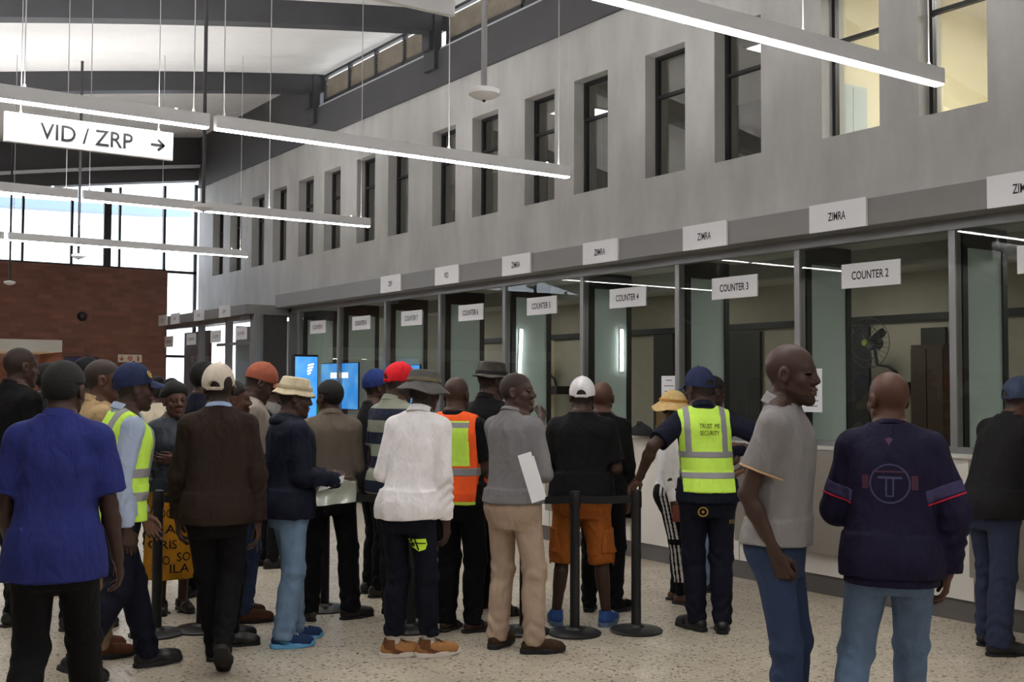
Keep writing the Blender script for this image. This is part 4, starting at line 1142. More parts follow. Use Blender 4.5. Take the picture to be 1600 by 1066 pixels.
# ---- headgear, modelled in the head frame
def place_head(o, r, parent):
    R = r.hR.T * r.hs
    o.parent = parent
    o.matrix_local = Matrix(((R[0, 0], R[0, 1], R[0, 2], r.hc[0]), (R[1, 0], R[1, 1], R[1, 2], r.hc[1]), (R[2, 0], R[2, 1], R[2, 2], r.hc[2]), (0, 0, 0, 1)))
    return o
def rotz_pts(q, a):
    c, s = math.cos(a), math.sin(a)
    return np.stack([q[:, 0] * c - q[:, 1] * s, q[:, 0] * s + q[:, 1] * c, q[:, 2]], 1).astype(F32)
CACHE = {}
def cached(key, fn):
    if key not in CACHE: CACHE[key] = fn()
    return CACHE[key]
def head_part(name, key, fn, m, r, parent, sub=None):
    me = cached((key, m.name if not isinstance(m, (list, tuple)) else m[0].name), lambda: _hm(name, fn, m))
    o = bpy.data.objects.new(name, me); COL.objects.link(o)
    if sub is not None:
        o.parent = sub; return o
    return place_head(o, r, parent)
def _hm(name, fn, m):
    f, lo, hi, h = fn
    v, q = mesh_sdf(f, lo, hi, h)
    o = raw_mesh(name, v, q, m); me = o.data; bpy.data.objects.remove(o); return me
def cap_fns(back=False, tilt=0.0, opening=True, tall=0.008):
    a = PI if back else 0.0
    a += tilt
    def R(q): return rotz_pts(q, a)
    def crown(q):
        q = R(q)
        d = ell(q, (0, -.01, .036), (.0885, .108, .101 + tall))
        d = np.maximum(d, (.040 - q[:, 2]) + .22 * (q[:, 1] - .1) + .0)
        seam = np.abs(np.sin(3 * np.arctan2(q[:, 0], q[:, 1] + .01)))
        d = d + .0012 * np.exp(-(seam / .12) ** 2)
        if opening:
            d = np.maximum(d, -np.maximum(np.maximum(sph(q * V(1, 1, 1), (0, -.115, .005), .036), -.005 - q[:, 2] * 0 - .02), .0 - (q[:, 2] + .1)))
        return d
    def visor(q):
        q = R(q)
        zc_ = .052 - .30 * (q[:, 1] - .085) - 7.5 * q[:, 0] ** 2
        sl = np.abs(q[:, 2] - zc_) - .0032
        rr = (np.sqrt((q[:, 0] / .079) ** 2 + ((q[:, 1] - .07) / .098) ** 2) - 1) * .078
        return np.maximum(np.maximum(sl * .85, rr), .068 - q[:, 1])
    def strap(q):
        q = R(q)
        d = np.abs(ell(q, (0, -.01, .036), (.0885, .108, .101))) - .003
        return np.maximum(d, np.maximum(np.maximum(np.abs(q[:, 2] + .0) - .009 - 0 * q[:, 0], np.abs(q[:, 0]) - .045), q[:, 1] + .02))
    return crown, visor, strap
BOX = ((-.2, -.23, -.12), (.2, .23, .19))
def make_cap(r, P, m, name='cap', back=False, tilt=0.0, opening=True, mv=None, badge=None, key='', bang=0.0):
    c, v, s = cap_fns(back, tilt, opening)
    kk = ('cap', back, round(tilt, 2), opening)
    o = head_part(name, kk + (0,), (c, *BOX, .0042), m, r, P)
    head_part('visor', kk + (1,), (v, *BOX, .003), mv or m, r, P, o)
    if opening: head_part('cap_strap', kk + (2,), (s, *BOX, .003), mv or m, r, P, o)
    b = MB().lathe([(.009, .0), (.008, .005), (.003, .008)], (0, -.01, .143), 12).build('cap_button', m, o)
    if badge is not None:
        a = -tilt + (PI if back else 0) + bang
        g = MB(); 
        n_ = 18; cx, cz = 0.0, .082
        dirv = Vector((math.sin(a) if not back else math.sin(a), math.cos(a), 0)); rt = Vector((dirv.y, -dirv.x, 0))
        ring = []
        for r0, r1, in ((.013, .019), (0.0, .008)):
            vs = []
            for k_ in range(n_):
                t_ = 2 * PI * k_ / n_
                for rr in (r0, r1):
                    x_ = rr * math.cos(t_) * 1.15; z_ = cz + rr * math.sin(t_)
                    y_ = .108 * math.sqrt(max(0, 1 - ((z_ - .036) / .101) ** 2 - (x_ / .0885) ** 2)) + .0035
                    w_ = rt * x_ + dirv * y_; vs.append((w_.x, w_.y - .01, z_))
            g.add(vs, [(2 * k_, 2 * k_ + 1, (2 * k_ + 3) % (2 * n_), (2 * k_ + 2) % (2 * n_)) for k_ in range(n_)])
        g.build('cap_badge', badge, o)
    return o
def hat_fns(rb=.145, droop=.35, top=.125, wave=.006, ctop=.85, zb=.045, dome=False, tiltx=0.0):
    def crown(q):
        x = q[:, 0] / .93; y = (q[:, 1] + .01) / 1.12
        rr = np.sqrt(x * x + y * y); z = q[:, 2]
        rad = .098 - (1 - ctop) * .098 * np.clip((z - zb) / (top - zb), 0, 1)
        d = np.maximum(np.maximum(rr - rad, z - top), zb - .012 - z)
        if dome: d = smin(d, ell(q, (0, -.01, zb + .02), (.091, .11, top - zb - .01)), .0)
        dd = np.maximum(rr - rad + .012, z - top + .012)
        d2 = np.sqrt(np.maximum(rr - rad + .014, 0) ** 2 + np.maximum(z - top + .014, 0) ** 2) - .014
        if dome: d2 = ell(q, (0, -.01, zb - .01), (.094, .113, top - zb + .01))
        d = np.maximum(d2, zb - .012 - z)
        return d + folds(q * 2.2, .0016, 5)
    def brim(q):
        x = q[:, 0] / .93; y = (q[:, 1] + .01) / 1.12
        rr = np.sqrt(x * x + y * y); th = np.arctan2(x, y)
        zz = zb - droop * np.maximum(rr - .092, 0) + wave * np.sin(2 * th + .6) * np.clip((rr - .09) / .05, 0, 1.5) + .5 * wave * np.sin(5 * th)
        d = np.abs(q[:, 2] - zz) - .0045
        return np.maximum(np.maximum(d * (.85 if droop < .7 else .68), rr - rb), .082 - rr)
    def band(q):
        x = q[:, 0] / .93; y = (q[:, 1] + .01) / 1.12
        rr = np.sqrt(x * x + y * y)
        return np.maximum(np.abs(rr - .0995) - .003, np.abs(q[:, 2] - zb - .016) - .011)
    return crown, brim, band
def make_hat(r, P, m, mband, name='bucket_hat', key=0, **kw):
    c, b, s = hat_fns(**kw)
    kk = ('hat', key)
    def both(q): return smin(c(q), b(q), .006)
    o = head_part(name, kk + (0,), (both, (-.24, -.26, -.12), (.24, .26, .19), .0034), m, r, P)
    head_part('hat_band', kk + (1,), (s, *BOX, .003), mband, r, P, o)
    return o
HLX = ([-.13, -.09, -.06, -.03, .0, .03, .05, .075, .11], [-.072, -.07, -.055, -.02, .022, .036, .05, .064, .07])
def make_hair(r, P, m, style='short', t=.007):
    if t < .005: return None          # cropped: the scalp itself carries the colour
    def f(q):
        hl = np.interp(q[:, 1], *HLX)
        ramp = np.clip((q[:, 2] - hl) / max(.022, t * 1.8), 0, 1) ** .5
        ear = np.clip((np.abs(q[:, 0]) - .066) / .01, 0, 1) * np.clip((.032 - q[:, 2]) / .012, 0, 1)
        d = ell(q, (0, -.012, .032), (.0765, .098, .09)); d = smin(d, ell(q, (0, .028, -.04), (.06, .064, .082)), .03)
        d = d - t * ramp * (1 - ear) + .004 * ear
        d = np.maximum(d, hl - .004 - q[:, 2])
        return d + .0008 * np.sin(q[:, 0] * 300) * np.sin(q[:, 1] * 300) * np.sin(q[:, 2] * 300)
    o = head_part('hair', ('hair', t), (f, *BOX, .0042), m, r, P)
    if style == 'bun':
        b = lambda q: ell(q, (0, -.07, .125), (.05, .05, .042)) + .002 * np.sin(q[:, 0] * 300) * np.sin(q[:, 2] * 300)
        head_part('hair_bun', ('bun',), (b, *BOX, .0042), m, r, P, o)
    return o
EYE = {}
def make_eyes(r, P):
    for s in (-1, 1):
        if 'e' not in EYE:
            mb = MB()
            mb.lathe([(.0001, -.0138)] + [(.0138 * math.cos(a), .0138 * math.sin(a)) for a in np.linspace(-1.5, 1.5, 13)] + [(.0001, .0138)], n=16, axis='y')
            o = mb.build('eye', [mat('eye_white', lin(214, 202, 190), .3), mat('iris_dark', lin(16, 10, 8), .15)])
            me = o.data; bpy.data.objects.remove(o)
            for p in me.polygons: p.material_index = 1 if p.center.y > .0123 else 0
            EYE['e'] = me
        o = bpy.data.objects.new('eye', EYE['e']); COL.objects.link(o)
        place_head(o, r, P)
        R = o.matrix_local.copy()
        o.matrix_local = R @ Matrix.Translation((s * .032, .0745, .004))
# ---- shoes in the ankle frame: x right, y forward, z up from the ankle joint
def f_upper(kind):
    def f(q):
        zf = q[:, 2] + .085
        p = np.stack([q[:, 0], q[:, 1], zf], 1)
        d = rc(p, (0, -.038, .045), (0, .02, .05), .041, .043)
        d = smin(d, rc(p, (0, .02, .05), (.004, .155, .036), .044, .034), .03)
        d = smin(d, rc(p, (.0, .11, .036), (-.006, .165, .03), .044, .030), .02)
        top = {'sneaker': .095, 'boot': .115, 'dress': .075}[kind]
        d = smin(d, rc(p, (0, -.012, .05), (0, -.012, top), .042, .046), .02)
        d = np.maximum(d, np.maximum(.014 - zf, zf - top - .012))
        # opening
        d = -smin(-d, rc(p, (0, -.008, top + .004), (0, -.008, top + .06), .036, .05), .004)
        return d
    return f
def f_sole(kind):
    th = {'sneaker': .03, 'boot': .026, 'dress': .016, 'sandal': .018}[kind]
    pad = {'sneaker': .004, 'boot': .003, 'dress': .0, 'sandal': .0}[kind]
    def f(q):
        zf = q[:, 2] + .085
        p = np.stack([q[:, 0], q[:, 1], np.zeros(len(q), F32)], 1)
        d = rc(p, (0, -.045, 0), (.002, .06, 0), .038 + pad, .041 + pad)
        d = smin(d, rc(p, (.003, .07, 0), (-.004, .165, 0), .046 + pad, .034 + pad), .03)
        toe = .012 * np.clip((q[:, 1] - .14) / .06, 0, 1) if kind == 'sneaker' else 0
        return np.maximum(d, np.abs(zf - th / 2 - toe) - th / 2)
    return f
SB = ((-.09, -.13, -.10), (.09, .24, .09))
def make_shoe(r, P, side, kind, mu, ms, ml=None, mtoe=None):
    k = r.k; A = r.an[side]; ya, pa = r.footdir[side]
    fwd = Vector((math.sin(ya) * math.cos(pa), math.cos(ya) * math.cos(pa), -math.sin(pa))); up = Vector((math.sin(ya) * math.sin(pa), math.cos(ya) * math.sin(pa), math.cos(pa))); rt = fwd.cross(up)
    sg = -1 if side == 'L' else 1
    def mesh(fn, nm, m, h=.0042):
        return cached((nm, kind, m.name), lambda: _hm(nm, (fn, *SB, h), m))
    M = Matrix(((rt.x, fwd.x, up.x, A[0]), (rt.y, fwd.y, up.y, A[1]), (rt.z, fwd.z, up.z, A[2]), (0, 0, 0, 1))) @ Matrix.Diagonal((k * 1.0, k, k, 1))
    if kind == 'sandal':
        o = bpy.data.objects.new('sandal', mesh(f_sole('sandal'), 'sandal', ms)); COL.objects.link(o); o.parent = P; o.matrix_local = M
        mb = MB()
        for y, z, w in ((.115, .042, .05), (.075, .062, .047)):
            mb.tube([(w * math.cos(a), y, -.085 + .008 + z * math.sin(a)) for a in np.linspace(0, PI, 9)], .008, 8)
        mb.build('sandal_strap', mu, o)
        return o
    o = bpy.data.objects.new('shoe', mesh(f_upper(kind), 'shoe', mu)); COL.objects.link(o); o.parent = P; o.matrix_local = M
    s = bpy.data.objects.new('sole', mesh(f_sole(kind), 'sole', ms)); COL.objects.link(s); s.parent = o
    if ml is not None:
        def lm():
            mb = MB()
            for j in range(5):
                y = .045 + j * .018; z = .094 - j * .0085 - .085 + .004
                mb.tube([(-.024, y, z - .004), (-.008, y + .004, z + .003), (.008, y + .006, z + .003), (.024, y + .01, z - .005)], .0035, 6)
            x = mb.build('laces', ml); me = x.data; bpy.data.objects.remove(x); return me
        l = bpy.data.objects.new('laces', cached(('laces', ml.name), lm)); COL.objects.link(l); l.parent = o
    if mtoe is not None:
        def tm():
            f0 = f_upper(kind)
            f = lambda q: np.maximum(f0(q) - .003, np.abs(q[:, 1] + .035 - .09 * np.clip((.06 - q[:, 2] - .085) / .04, 0, 1)) - .03)
            return _hm('shoe_overlay', (f, *SB, .004), mtoe)
        l = bpy.data.objects.new('shoe_overlay', cached(('overlay', mtoe.name), tm)); COL.objects.link(l); l.parent = o
    return o

# ---- prints that follow the cloth
def project(verts, target, direction, off=.003):
    """drop points (in the person's frame) along a direction onto a garment"""
    bvh = CACHE.get(('bvh', target.name))
    if bvh is None:
        me = target.data; vs = [v.co for v in me.vertices]; bvh = BVHTree.FromPolygons(vs, [tuple(p.vertices) for p in me.polygons]); CACHE[('bvh', target.name)] = bvh
    d = Vector(direction).normalized(); out = []
    last = None
    for v in verts:
        v = Vector(v); h = bvh.ray_cast(v - d * 1.0, d)[0]
        if h is None: h = v if last is None else v + d * ((last - v).dot(d))
        last = h
        out.append(h - d * off)
    return out
def print_text(parent, target, s, w, h, c, ang, m, name='print_lettering', spacing=1.0, off=.003):
    """ang: direction the viewer looks along, in the person's frame (0 = forward, i.e. seen from behind)"""
    d = Vector((math.sin(ang), math.cos(ang), 0)); rt = Vector((math.cos(ang), -math.sin(ang), 0))
    me = text_mesh(s, 1.0, 0, spacing=spacing)
    n = len(me.vertices); co = np.empty(n * 3, F32); me.vertices.foreach_get('co', co); co = co.reshape(-1, 3)
    lo = co.min(0); hi = co.max(0)
    x = (co[:, 0] - (lo[0] + hi[0]) / 2) * (w / (hi[0] - lo[0])); y = (co[:, 1] - (lo[1] + hi[1]) / 2) * (h / (hi[1] - lo[1]))
    pts = [Vector(c) + rt * float(a) + Vector((0, 0, float(b))) for a, b in zip(x, y)]
    for v, p in zip(me.vertices, project(pts, target, d, off)): v.co = p
    return link(name, me, m, target)
def print_poly(target, polys, c, ang, m, name, off=.003, sub=6):
    """polys: closed outlines (x, z) round a centre"""
    d = Vector((math.sin(ang), math.cos(ang), 0)); rt = Vector((math.cos(ang), -math.sin(ang), 0))
    bm = bmesh.new()
    for po in polys:
        vs = [bm.verts.new((a, b, 0)) for a, b in po]
        bm.faces.new(vs)
    bmesh.ops.triangulate(bm, faces=bm.faces[:])
    for _ in range(2):
        bmesh.ops.subdivide_edges(bm, edges=bm.edges[:], cuts=1, use_grid_fill=True)
    me = bpy.data.meshes.new(name); bm.to_mesh(me); bm.free()
    pts = [Vector(c) + rt * v.co.x + Vector((0, 0, v.co.y)) for v in me.vertices]
    for v, p in zip(me.vertices, project(pts, target, d, off)): v.co = p
    return link(name, me, m, target)
def ring(r0, r1, n=28, sx=1.0):
    out = []
    for k in range(n):
        a, b = 2 * PI * k / n, 2 * PI * (k + 1) / n
        out.append([(r0 * sx * math.cos(a), r0 * math.sin(a)), (r1 * sx * math.cos(a), r1 * math.sin(a)), (r1 * sx * math.cos(b), r1 * math.sin(b)), (r0 * sx * math.cos(b), r0 * math.sin(b))])
    return out
def rect(x0, x1, y0, y1): return [(x0, y0), (x1, y0), (x1, y1), (x0, y1)]

# ---- skin
SK = {'d': mat('skin_deep_brown', lin(66, 45, 37), .5, spec=.35), 'm': mat('skin_brown', lin(86, 58, 46), .5, spec=.35), 'r': mat('skin_warm_brown', lin(84, 54, 41), .5, spec=.35)}
LIP = mat('lips_brown', lin(98, 62, 56), .45); PALM = mat('palm_skin', lin(140, 100, 82), .55)
SCALP = mat('cropped_hair_scalp', lin(48, 36, 31), .6, spec=.3); STUB = mat('beard_stubble', lin(55, 38, 32), .7, spec=.25)
HAIR = mat('hair_black', lin(20, 18, 18), .85, bump=.25, bscale=350)

def cloth(name, rgb, rough=.85, bump=.12, noise=.06, bscale=260, sheen=0.0, spec=.2, wr=.55):
    new = name not in MATS
    m = _cloth(name, rgb, rough, bump, noise, bscale, sheen, spec)
    if new and wr:
        nt = m.node_tree; b = nt.nodes['Principled BSDF']; tc = nt.nodes.new('ShaderNodeTexCoord'); mp = nt.nodes.new('ShaderNodeMapping'); mp.inputs['Scale'].default_value = (1, 1, .6)
        n = nt.nodes.new('ShaderNodeTexNoise'); n.inputs['Scale'].default_value = 13; n.inputs['Detail'].default_value = 2; n.inputs['Distortion'].default_value = .5
        bp = nt.nodes.new('ShaderNodeBump'); bp.inputs['Strength'].default_value = wr; bp.inputs['Distance'].default_value = .035
        nt.links.new(tc.outputs['Object'], mp.inputs[0]); nt.links.new(mp.outputs[0], n.inputs['Vector']); nt.links.new(n.outputs['Fac'], bp.inputs['Height'])
        if b.inputs['Normal'].is_linked: nt.links.new(b.inputs['Normal'].links[0].from_socket, bp.inputs['Normal'])
        nt.links.new(bp.outputs['Normal'], b.inputs['Normal'])
    return m
def _cloth(name, rgb, rough, bump, noise, bscale, sheen, spec):
    return mat(name, lin(*rgb), rough, bump=bump, bscale=bscale, noise=noise, nscale=14, sheen=sheen, spec=spec)

def person(px, py, rel, label, H=1.72, skin='d', eyes=True, bald=0.75, beard=0.0, **kw):
    """a figure standing where the photograph shows it; rel = turn to the right of facing straight away from the camera"""
    g = ground(px, py)
    view = math.atan2(g.x, g.y)
    th = view + math.radians(rel)
    # targets for hands given in world coordinates are brought into the figure's frame
    c, s = math.cos(th), math.sin(th)
    def to_local(w):
        x, y, z = w[0] - g.x, w[1] - g.y, w[2]
        return np.array([x * c - y * s, x * s + y * c, z])
    for sd, a in (kw.get('arms') or {}).items():
        if 'world' in a: a['wrist'] = to_local(a.pop('world'))
    r = Rig(H=H, **kw)
    lo, hi = r.bbox()
    regs = [(r.hc, .165 * r.k)]
    for sd in 'LR':
        if r.hand[sd][0]: regs.append((r.wr[sd] + r.hand[sd][1][1] * .085 * r.k, .135 * r.k))
    def near(p, m):
        o = np.zeros(len(p), bool)
        for cc, rr in regs: o |= ((p - cc.astype(F32)) ** 2).sum(1) < (rr + m) ** 2
        return o
    parts = []
    hc_ = .011
    parts.append(mesh_sdf(r.body, lo, hi, hc_, lambda p, m: ~near(p, -hc_ * 1.2 - m)))
    for i, (cc, rr) in enumerate(regs):
        hh = .0034 if i == 0 else .0036
        parts.append(mesh_sdf(r.body, np.maximum(cc - rr, lo - .05), cc + rr, hh, lambda p, m, cc=cc, rr=rr: ((p - cc.astype(F32)) ** 2).sum(1) < (rr + m) ** 2))
    v, q = cat_mesh(parts)
    fc = v[q].mean(1)
    hq = ((fc - r.hc.astype(F32)) @ r.hR.T) / r.hs
    mi = np.zeros(len(q), np.int32)
    mi[(hq[:, 1] > .0865 + 9 * hq[:, 0] ** 2) & (hq[:, 2] < -.0475) & (hq[:, 2] > -.078)] = 1
    hlv = np.interp(hq[:, 1], *HLX)
    inh = (np.abs(hq[:, 0]) < .3) & ((hq ** 2).sum(1) < .16 ** 2)
    if bald < 1: mi[inh & (hq[:, 2] > hlv + .004) & ~((np.abs(hq[:, 0]) > .074) & (hq[:, 2] < .034)) & (mi == 0)] = 3
    if beard: mi[inh & (hq[:, 1] > -.0) & (hq[:, 2] < np.interp(hq[:, 1], [0, .03, .07, .1], [-.06, -.068, -.08, -.081])) & (hq[:, 2] > -.125) & (mi == 0)] = 4
    for sd in 'LR':
        if r.hand[sd][0]:
            wq = (fc - r.wr[sd].astype(F32)) @ r.hand[sd][1].T
            e1 = v[q[:, 1]] - v[q[:, 0]]; e2 = v[q[:, 2]] - v[q[:, 0]]; n = np.cross(e1, e2); n /= np.linalg.norm(n, axis=1)[:, None] + 1e-9
            mi[((wq ** 2).sum(1) < .2 ** 2) & (wq[:, 1] > .01) & (n @ r.hand[sd][1][2] > .55)] = 2
    o = raw_mesh('person', v, q, [SK[skin], LIP, PALM, SCALP, STUB], None, mi)
    o.location = (g.x, g.y, 0); o.rotation_euler = (0, 0, -th)
    tag(o, label, 'person')
    if eyes: make_eyes(r, o)
    return o, r
def world_of(o, p):
    th = o.rotation_euler.z; c, s = math.cos(th), math.sin(th)
    return Vector((o.location.x + p[0] * c - p[1] * s, o.location.y + p[0] * s + p[1] * c, p[2]))
def collar(r, P, shirt, m, name='collar', h=.0045, zc0=1.487, ht=.021, open_=0.0):
    def f(p):
        q = r.inv(p); x = q[:, 0]; y = q[:, 1] + .02
        rr = np.sqrt((x / .99) ** 2 + (y / 1.02) ** 2)
        zc_ = zc0 - .34 * y
        out = (zc_ - q[:, 2]) * .45
        d = np.maximum(np.abs(rr - .0735 - out) - .006, np.abs(q[:, 2] - zc_) - ht)
        if open_: d = np.maximum(d, -(np.maximum(np.abs(x) - open_, -y)))
        return d * r.k * .8
    l, u = r.bbox(); c = r.neck0
    v, q = mesh_sdf(f, c - .16, c + .16, h)
    return raw_mesh(name, v, q, m, shirt)
def vest(r, P, m, mt, hem=.90, ease=.018, straps=True, bands=(1.02, 1.16), amp=.004, seed=9, mi=None, sx=.092, sw=.026, bw=.026, under=None):
    k = r.k
    def f(p, off=0.0):
        q = r.inv(p)
        d = r.tube_torso(SHIRT, p, ease, z0=hem, z1=1.47)
        for side, sg in (('L', -1), ('R', 1)):
            nb = r.tp((sg * .07, -.022, 1.425))
            s1 = rc(p, nb, r.sh[side], (.054 + ease * .8) * k, (.060 + ease * .8) * k)
            d = smin(d, s1, .035 * k)
        if under is not None: d = smin(d, np.maximum(under(p) - .010, (hem - q[:, 2]) * k), .012)
        d = np.maximum(d, np.abs(q[:, 0]) * k - (.150 * r.shw + .02) * k)
        d = d + folds(p, amp, seed)
        d = np.maximum(d, (q[:, 2] - (1.478 - .75 * np.maximum(q[:, 1] + .03, -.03))) * k)
        return d - off
    o = garment(r, 'safety_vest', f, m, P, .0055 if mi else .008, mi)
    def tape(p):
        q = r.inv(p); d = f(p, .0025)
        b = np.full(len(p), 1.0, F32)
        for z in bands: b = np.minimum(b, np.abs(q[:, 2] - z) - bw)
        if straps: b = np.minimum(b, np.maximum(np.abs(np.abs(q[:, 0]) - sx) - sw, (bands[-1] - q[:, 2])))
        return np.maximum(np.maximum(d, b * k), -f(p, -.012))
    garment(r, 'reflective_tape', tape, mt, o, .0065)
    return o
def stripe_mat(name, cols, edges, z0=0.0):
    """cloth with horizontal stripes: edges are heights in the wearer's frame"""
    m = cloth(name, cols[0]); nt = m.node_tree; b = nt.nodes['Principled BSDF']
    tc = nt.nodes.new('ShaderNodeTexCoord'); sx = nt.nodes.new('ShaderNodeSeparateXYZ'); nt.links.new(tc.outputs['Object'], sx.inputs[0])
    mr = nt.nodes.new('ShaderNodeMapRange'); mr.inputs['From Min'].default_value = edges[0]; mr.inputs['From Max'].default_value = edges[-1]
    cr = nt.nodes.new('ShaderNodeValToRGB'); cr.color_ramp.interpolation = 'CONSTANT'
    L = edges[-1] - edges[0]
    els = cr.color_ramp.elements
    els[0].position = 0; els[0].color = (*lin(*cols[0]), 1); els[1].position = (edges[1] - edges[0]) / L; els[1].color = (*lin(*cols[1]), 1)
    for i in range(2, len(edges) - 1):
        e = els.new((edges[i] - edges[0]) / L); e.color = (*lin(*cols[i % len(cols)]), 1)
    nt.links.new(sx.outputs[2], mr.inputs['Value']); nt.links.new(mr.outputs[0], cr.inputs[0]); nt.links.new(cr.outputs[0], b.inputs['Base Color'])
    return m
# ================================================================== THE PEOPLE
c_navy = cloth('navy_cloth', (20, 23, 40)); c_black = cloth('black_cotton', (17, 16, 18)); c_blacktr = cloth('black_trousers', (15, 14, 17)); c_navytr = cloth('navy_trousers', (17, 19, 34))
c_denim = cloth('dark_denim', (48, 61, 90), bump=.2); c_denimL = cloth('light_denim', (112, 136, 164), bump=.2, noise=.14); c_denimM = cloth('mid_denim', (98, 118, 144), bump=.2, noise=.14)
c_white = cloth('white_shirt_cloth', (240, 236, 237)); c_rubberw = mat('white_rubber', lin(214, 206, 196), .6); c_rubberk = mat('black_rubber', lin(26, 25, 26), .7); c_leak = mat('black_leather', lin(24, 22, 22), .4)
c_lime = cloth('lime_hi_vis', (208, 250, 96), .7, .15, .03); c_tape = mat('grey_reflective_tape', lin(142, 142, 146), .45, bump=.2, bscale=400)
c_gold = mat('gold_embroidery', lin(190, 160, 50), .6); c_navycap = cloth('navy_cap_cloth', (38, 46, 78)); c_cream = cloth('cream_cap_cloth', (206, 194, 178)); c_bucket = cloth('cream_bucket_cloth', (216, 202, 172))
c_redcap = cloth('red_cap_cloth', (214, 34, 44)); c_greyhat = cloth('grey_hat_cloth', (88, 86, 84)); c_acid = cloth('faded_black_hat_cloth', (78, 75, 70), noise=.45)
def top(r, P, m, name='shirt', h=.0085, **kw):
    if 'under' not in kw: kw['under'] = f_pants(r, ease=.010, kw=.072, top=.99)
    return garment(r, name, f_shirt(r, **kw), m, P, h)
PK = {}
def legs_(r, P, m, name='trousers', h=.009, mi=None, **kw): return garment(r, name, f_pants(r, **kw), m, P, h, mi, z1=1.25 * r.k)
def shoes(r, P, kind, mu, ms, ml=None, mt=None):
    for s in 'LR': make_shoe(r, P, s, kind, mu, ms, ml, mt)
HANG = dict(up=(.14, -.05, -1), fo=(.02, .18, -1))
FWD = dict(up=(.12, .1, -1), fo=(-.25, .9, .1), thumb=(-.2, .2, 1), hand='hold')
CROSS = dict(up=(.28, .12, -1), fo=(-.95, .5, .22), thumb=(0, .2, 1), hand='drape', hd=(-1, .3, .05))
POCK = dict(up=(.3, -.22, -1), fo=(-.22, .42, -.85), hand=None)
# --- 1 far left
o, r = person(20, 972, 58, 'tall bald man in a black jacket cut off by the left edge', H=1.89, girth=1.08, head=(8, -4, 0), arms=dict(R=HANG, L=FWD), feet=dict(L=(-.11, .08, -4, 0, 0), R=(.11, -.06, 10, 0, 0)))
s = top(r, o, c_black, 'jacket', ease=.016, hem=.84, amp=.006); collar(r, o, s, c_black); legs_(r, o, c_blacktr); shoes(r, o, 'dress', c_leak, c_rubberk)
w = world_of(o, r.wr['L'])
# --- 2 head between
o, r = person(68, 928, 72, 'man in dark navy seen between the far left man and the blue shirt man', H=1.80, head=(5, 0, 0))
make_hair(r, o, HAIR); top(r, o, c_navy, 'jacket', h=.011, ease=.012); legs_(r, o, c_blacktr, h=.012); shoes(r, o, 'dress', c_leak, c_rubberk)
# --- 3 blue shirt
o, r = person(80, 1196, 12, 'man in a royal blue short sleeved shirt walking in the left foreground', H=1.74, girth=.97, lean=(0, .06), head=(4, -6, 0), twist=.1, eyes=False,
              feet=dict(L=(-.1, -.22, 0, .07, 35), R=(.1, .28, 5, 0, -8)), arms=dict(R=dict(up=(.2, .08, -1), fo=(.06, .42, -1)), L=dict(up=(.2, -.1, -1), fo=(0, .45, -1))))
make_hair(r, o, HAIR, t=.009)
c_blue = cloth('royal_blue_cloth', (36, 43, 104)); s = top(r, o, c_blue, hem=.80, sleeve='short', ease=.022, flare=.03, sl=.82, sw=1.15, amp=.007); collar(r, o, s, c_blue); legs_(r, o, c_blacktr, 'trousers', ease=.012); shoes(r, o, 'dress', c_leak, c_rubberk)
# --- 4 tan jacket
o, r = person(150, 1024, 78, 'close shaven man in a tan jacket looking right behind the cap guard on the left', H=1.79, head=(14, -3, 0), skin='m')
c_tan = cloth('tan_cloth', (172, 146, 108)); s = top(r, o, c_tan, 'jacket', h=.01, ease=.012); collar(r, o, s, c_tan); legs_(r, o, cloth('khaki_cloth', (150, 128, 98)), ease=.008); shoes(r, o, 'sneaker', cloth('brown_suede', (96, 58, 40)), c_rubberk)
# --- 5 black cap behind him
o, r = person(128, 985, 35, 'man in a black cap behind the tan jacket man', H=1.80, eyes=False)
make_cap(r, o, cloth('black_cap_cloth', (26, 26, 30)), opening=False); top(r, o, c_black, 'jacket', h=.011, ease=.012); legs_(r, o, c_blacktr, h=.012); shoes(r, o, 'dress', c_leak, c_rubberk)
# --- 6 security guard on the left
o, r = person(180, 1054, 76, 'security guard in a navy cap and lime vest walking right on the left side', H=1.745, head=(-2, -3, 0), lean=(0, .05),
              feet=dict(L=(-.09, .2, 0, 0, -4), R=(.09, -.22, 6, .05, 22)), arms=dict(R=dict(up=(.1, -.2, -1), fo=(.02, .12, -1)), L=dict(up=(.1, .15, -1), fo=(-.05, .5, -1))))
make_hair(r, o, HAIR, t=.004); make_cap(r, o, c_navycap, opening=True, badge=c_gold, bang=.75)
s = top(r, o, cloth('pale_blue_cloth', (168, 182, 208)), hem=.9, ease=.006); collar(r, o, s, cloth('pale_blue_cloth', (168, 182, 208)))
v_ = vest(r, o, c_lime, c_tape, under=f_pants(r, ease=.026, kw=.072), hem=.86, ease=.02, bands=(1.0, 1.13), sx=.10); legs_(r, o, c_navytr, ease=.012); shoes(r, o, 'boot', c_leak, c_rubberk)
MB().tube([(.07, .165, 1.36), (.075, .185, 1.25), (.07, .19, 1.12), (.075, .18, 1.0), (.09, .165, .93)], .005, 6).build('radio_cable', c_rubberk, v_)
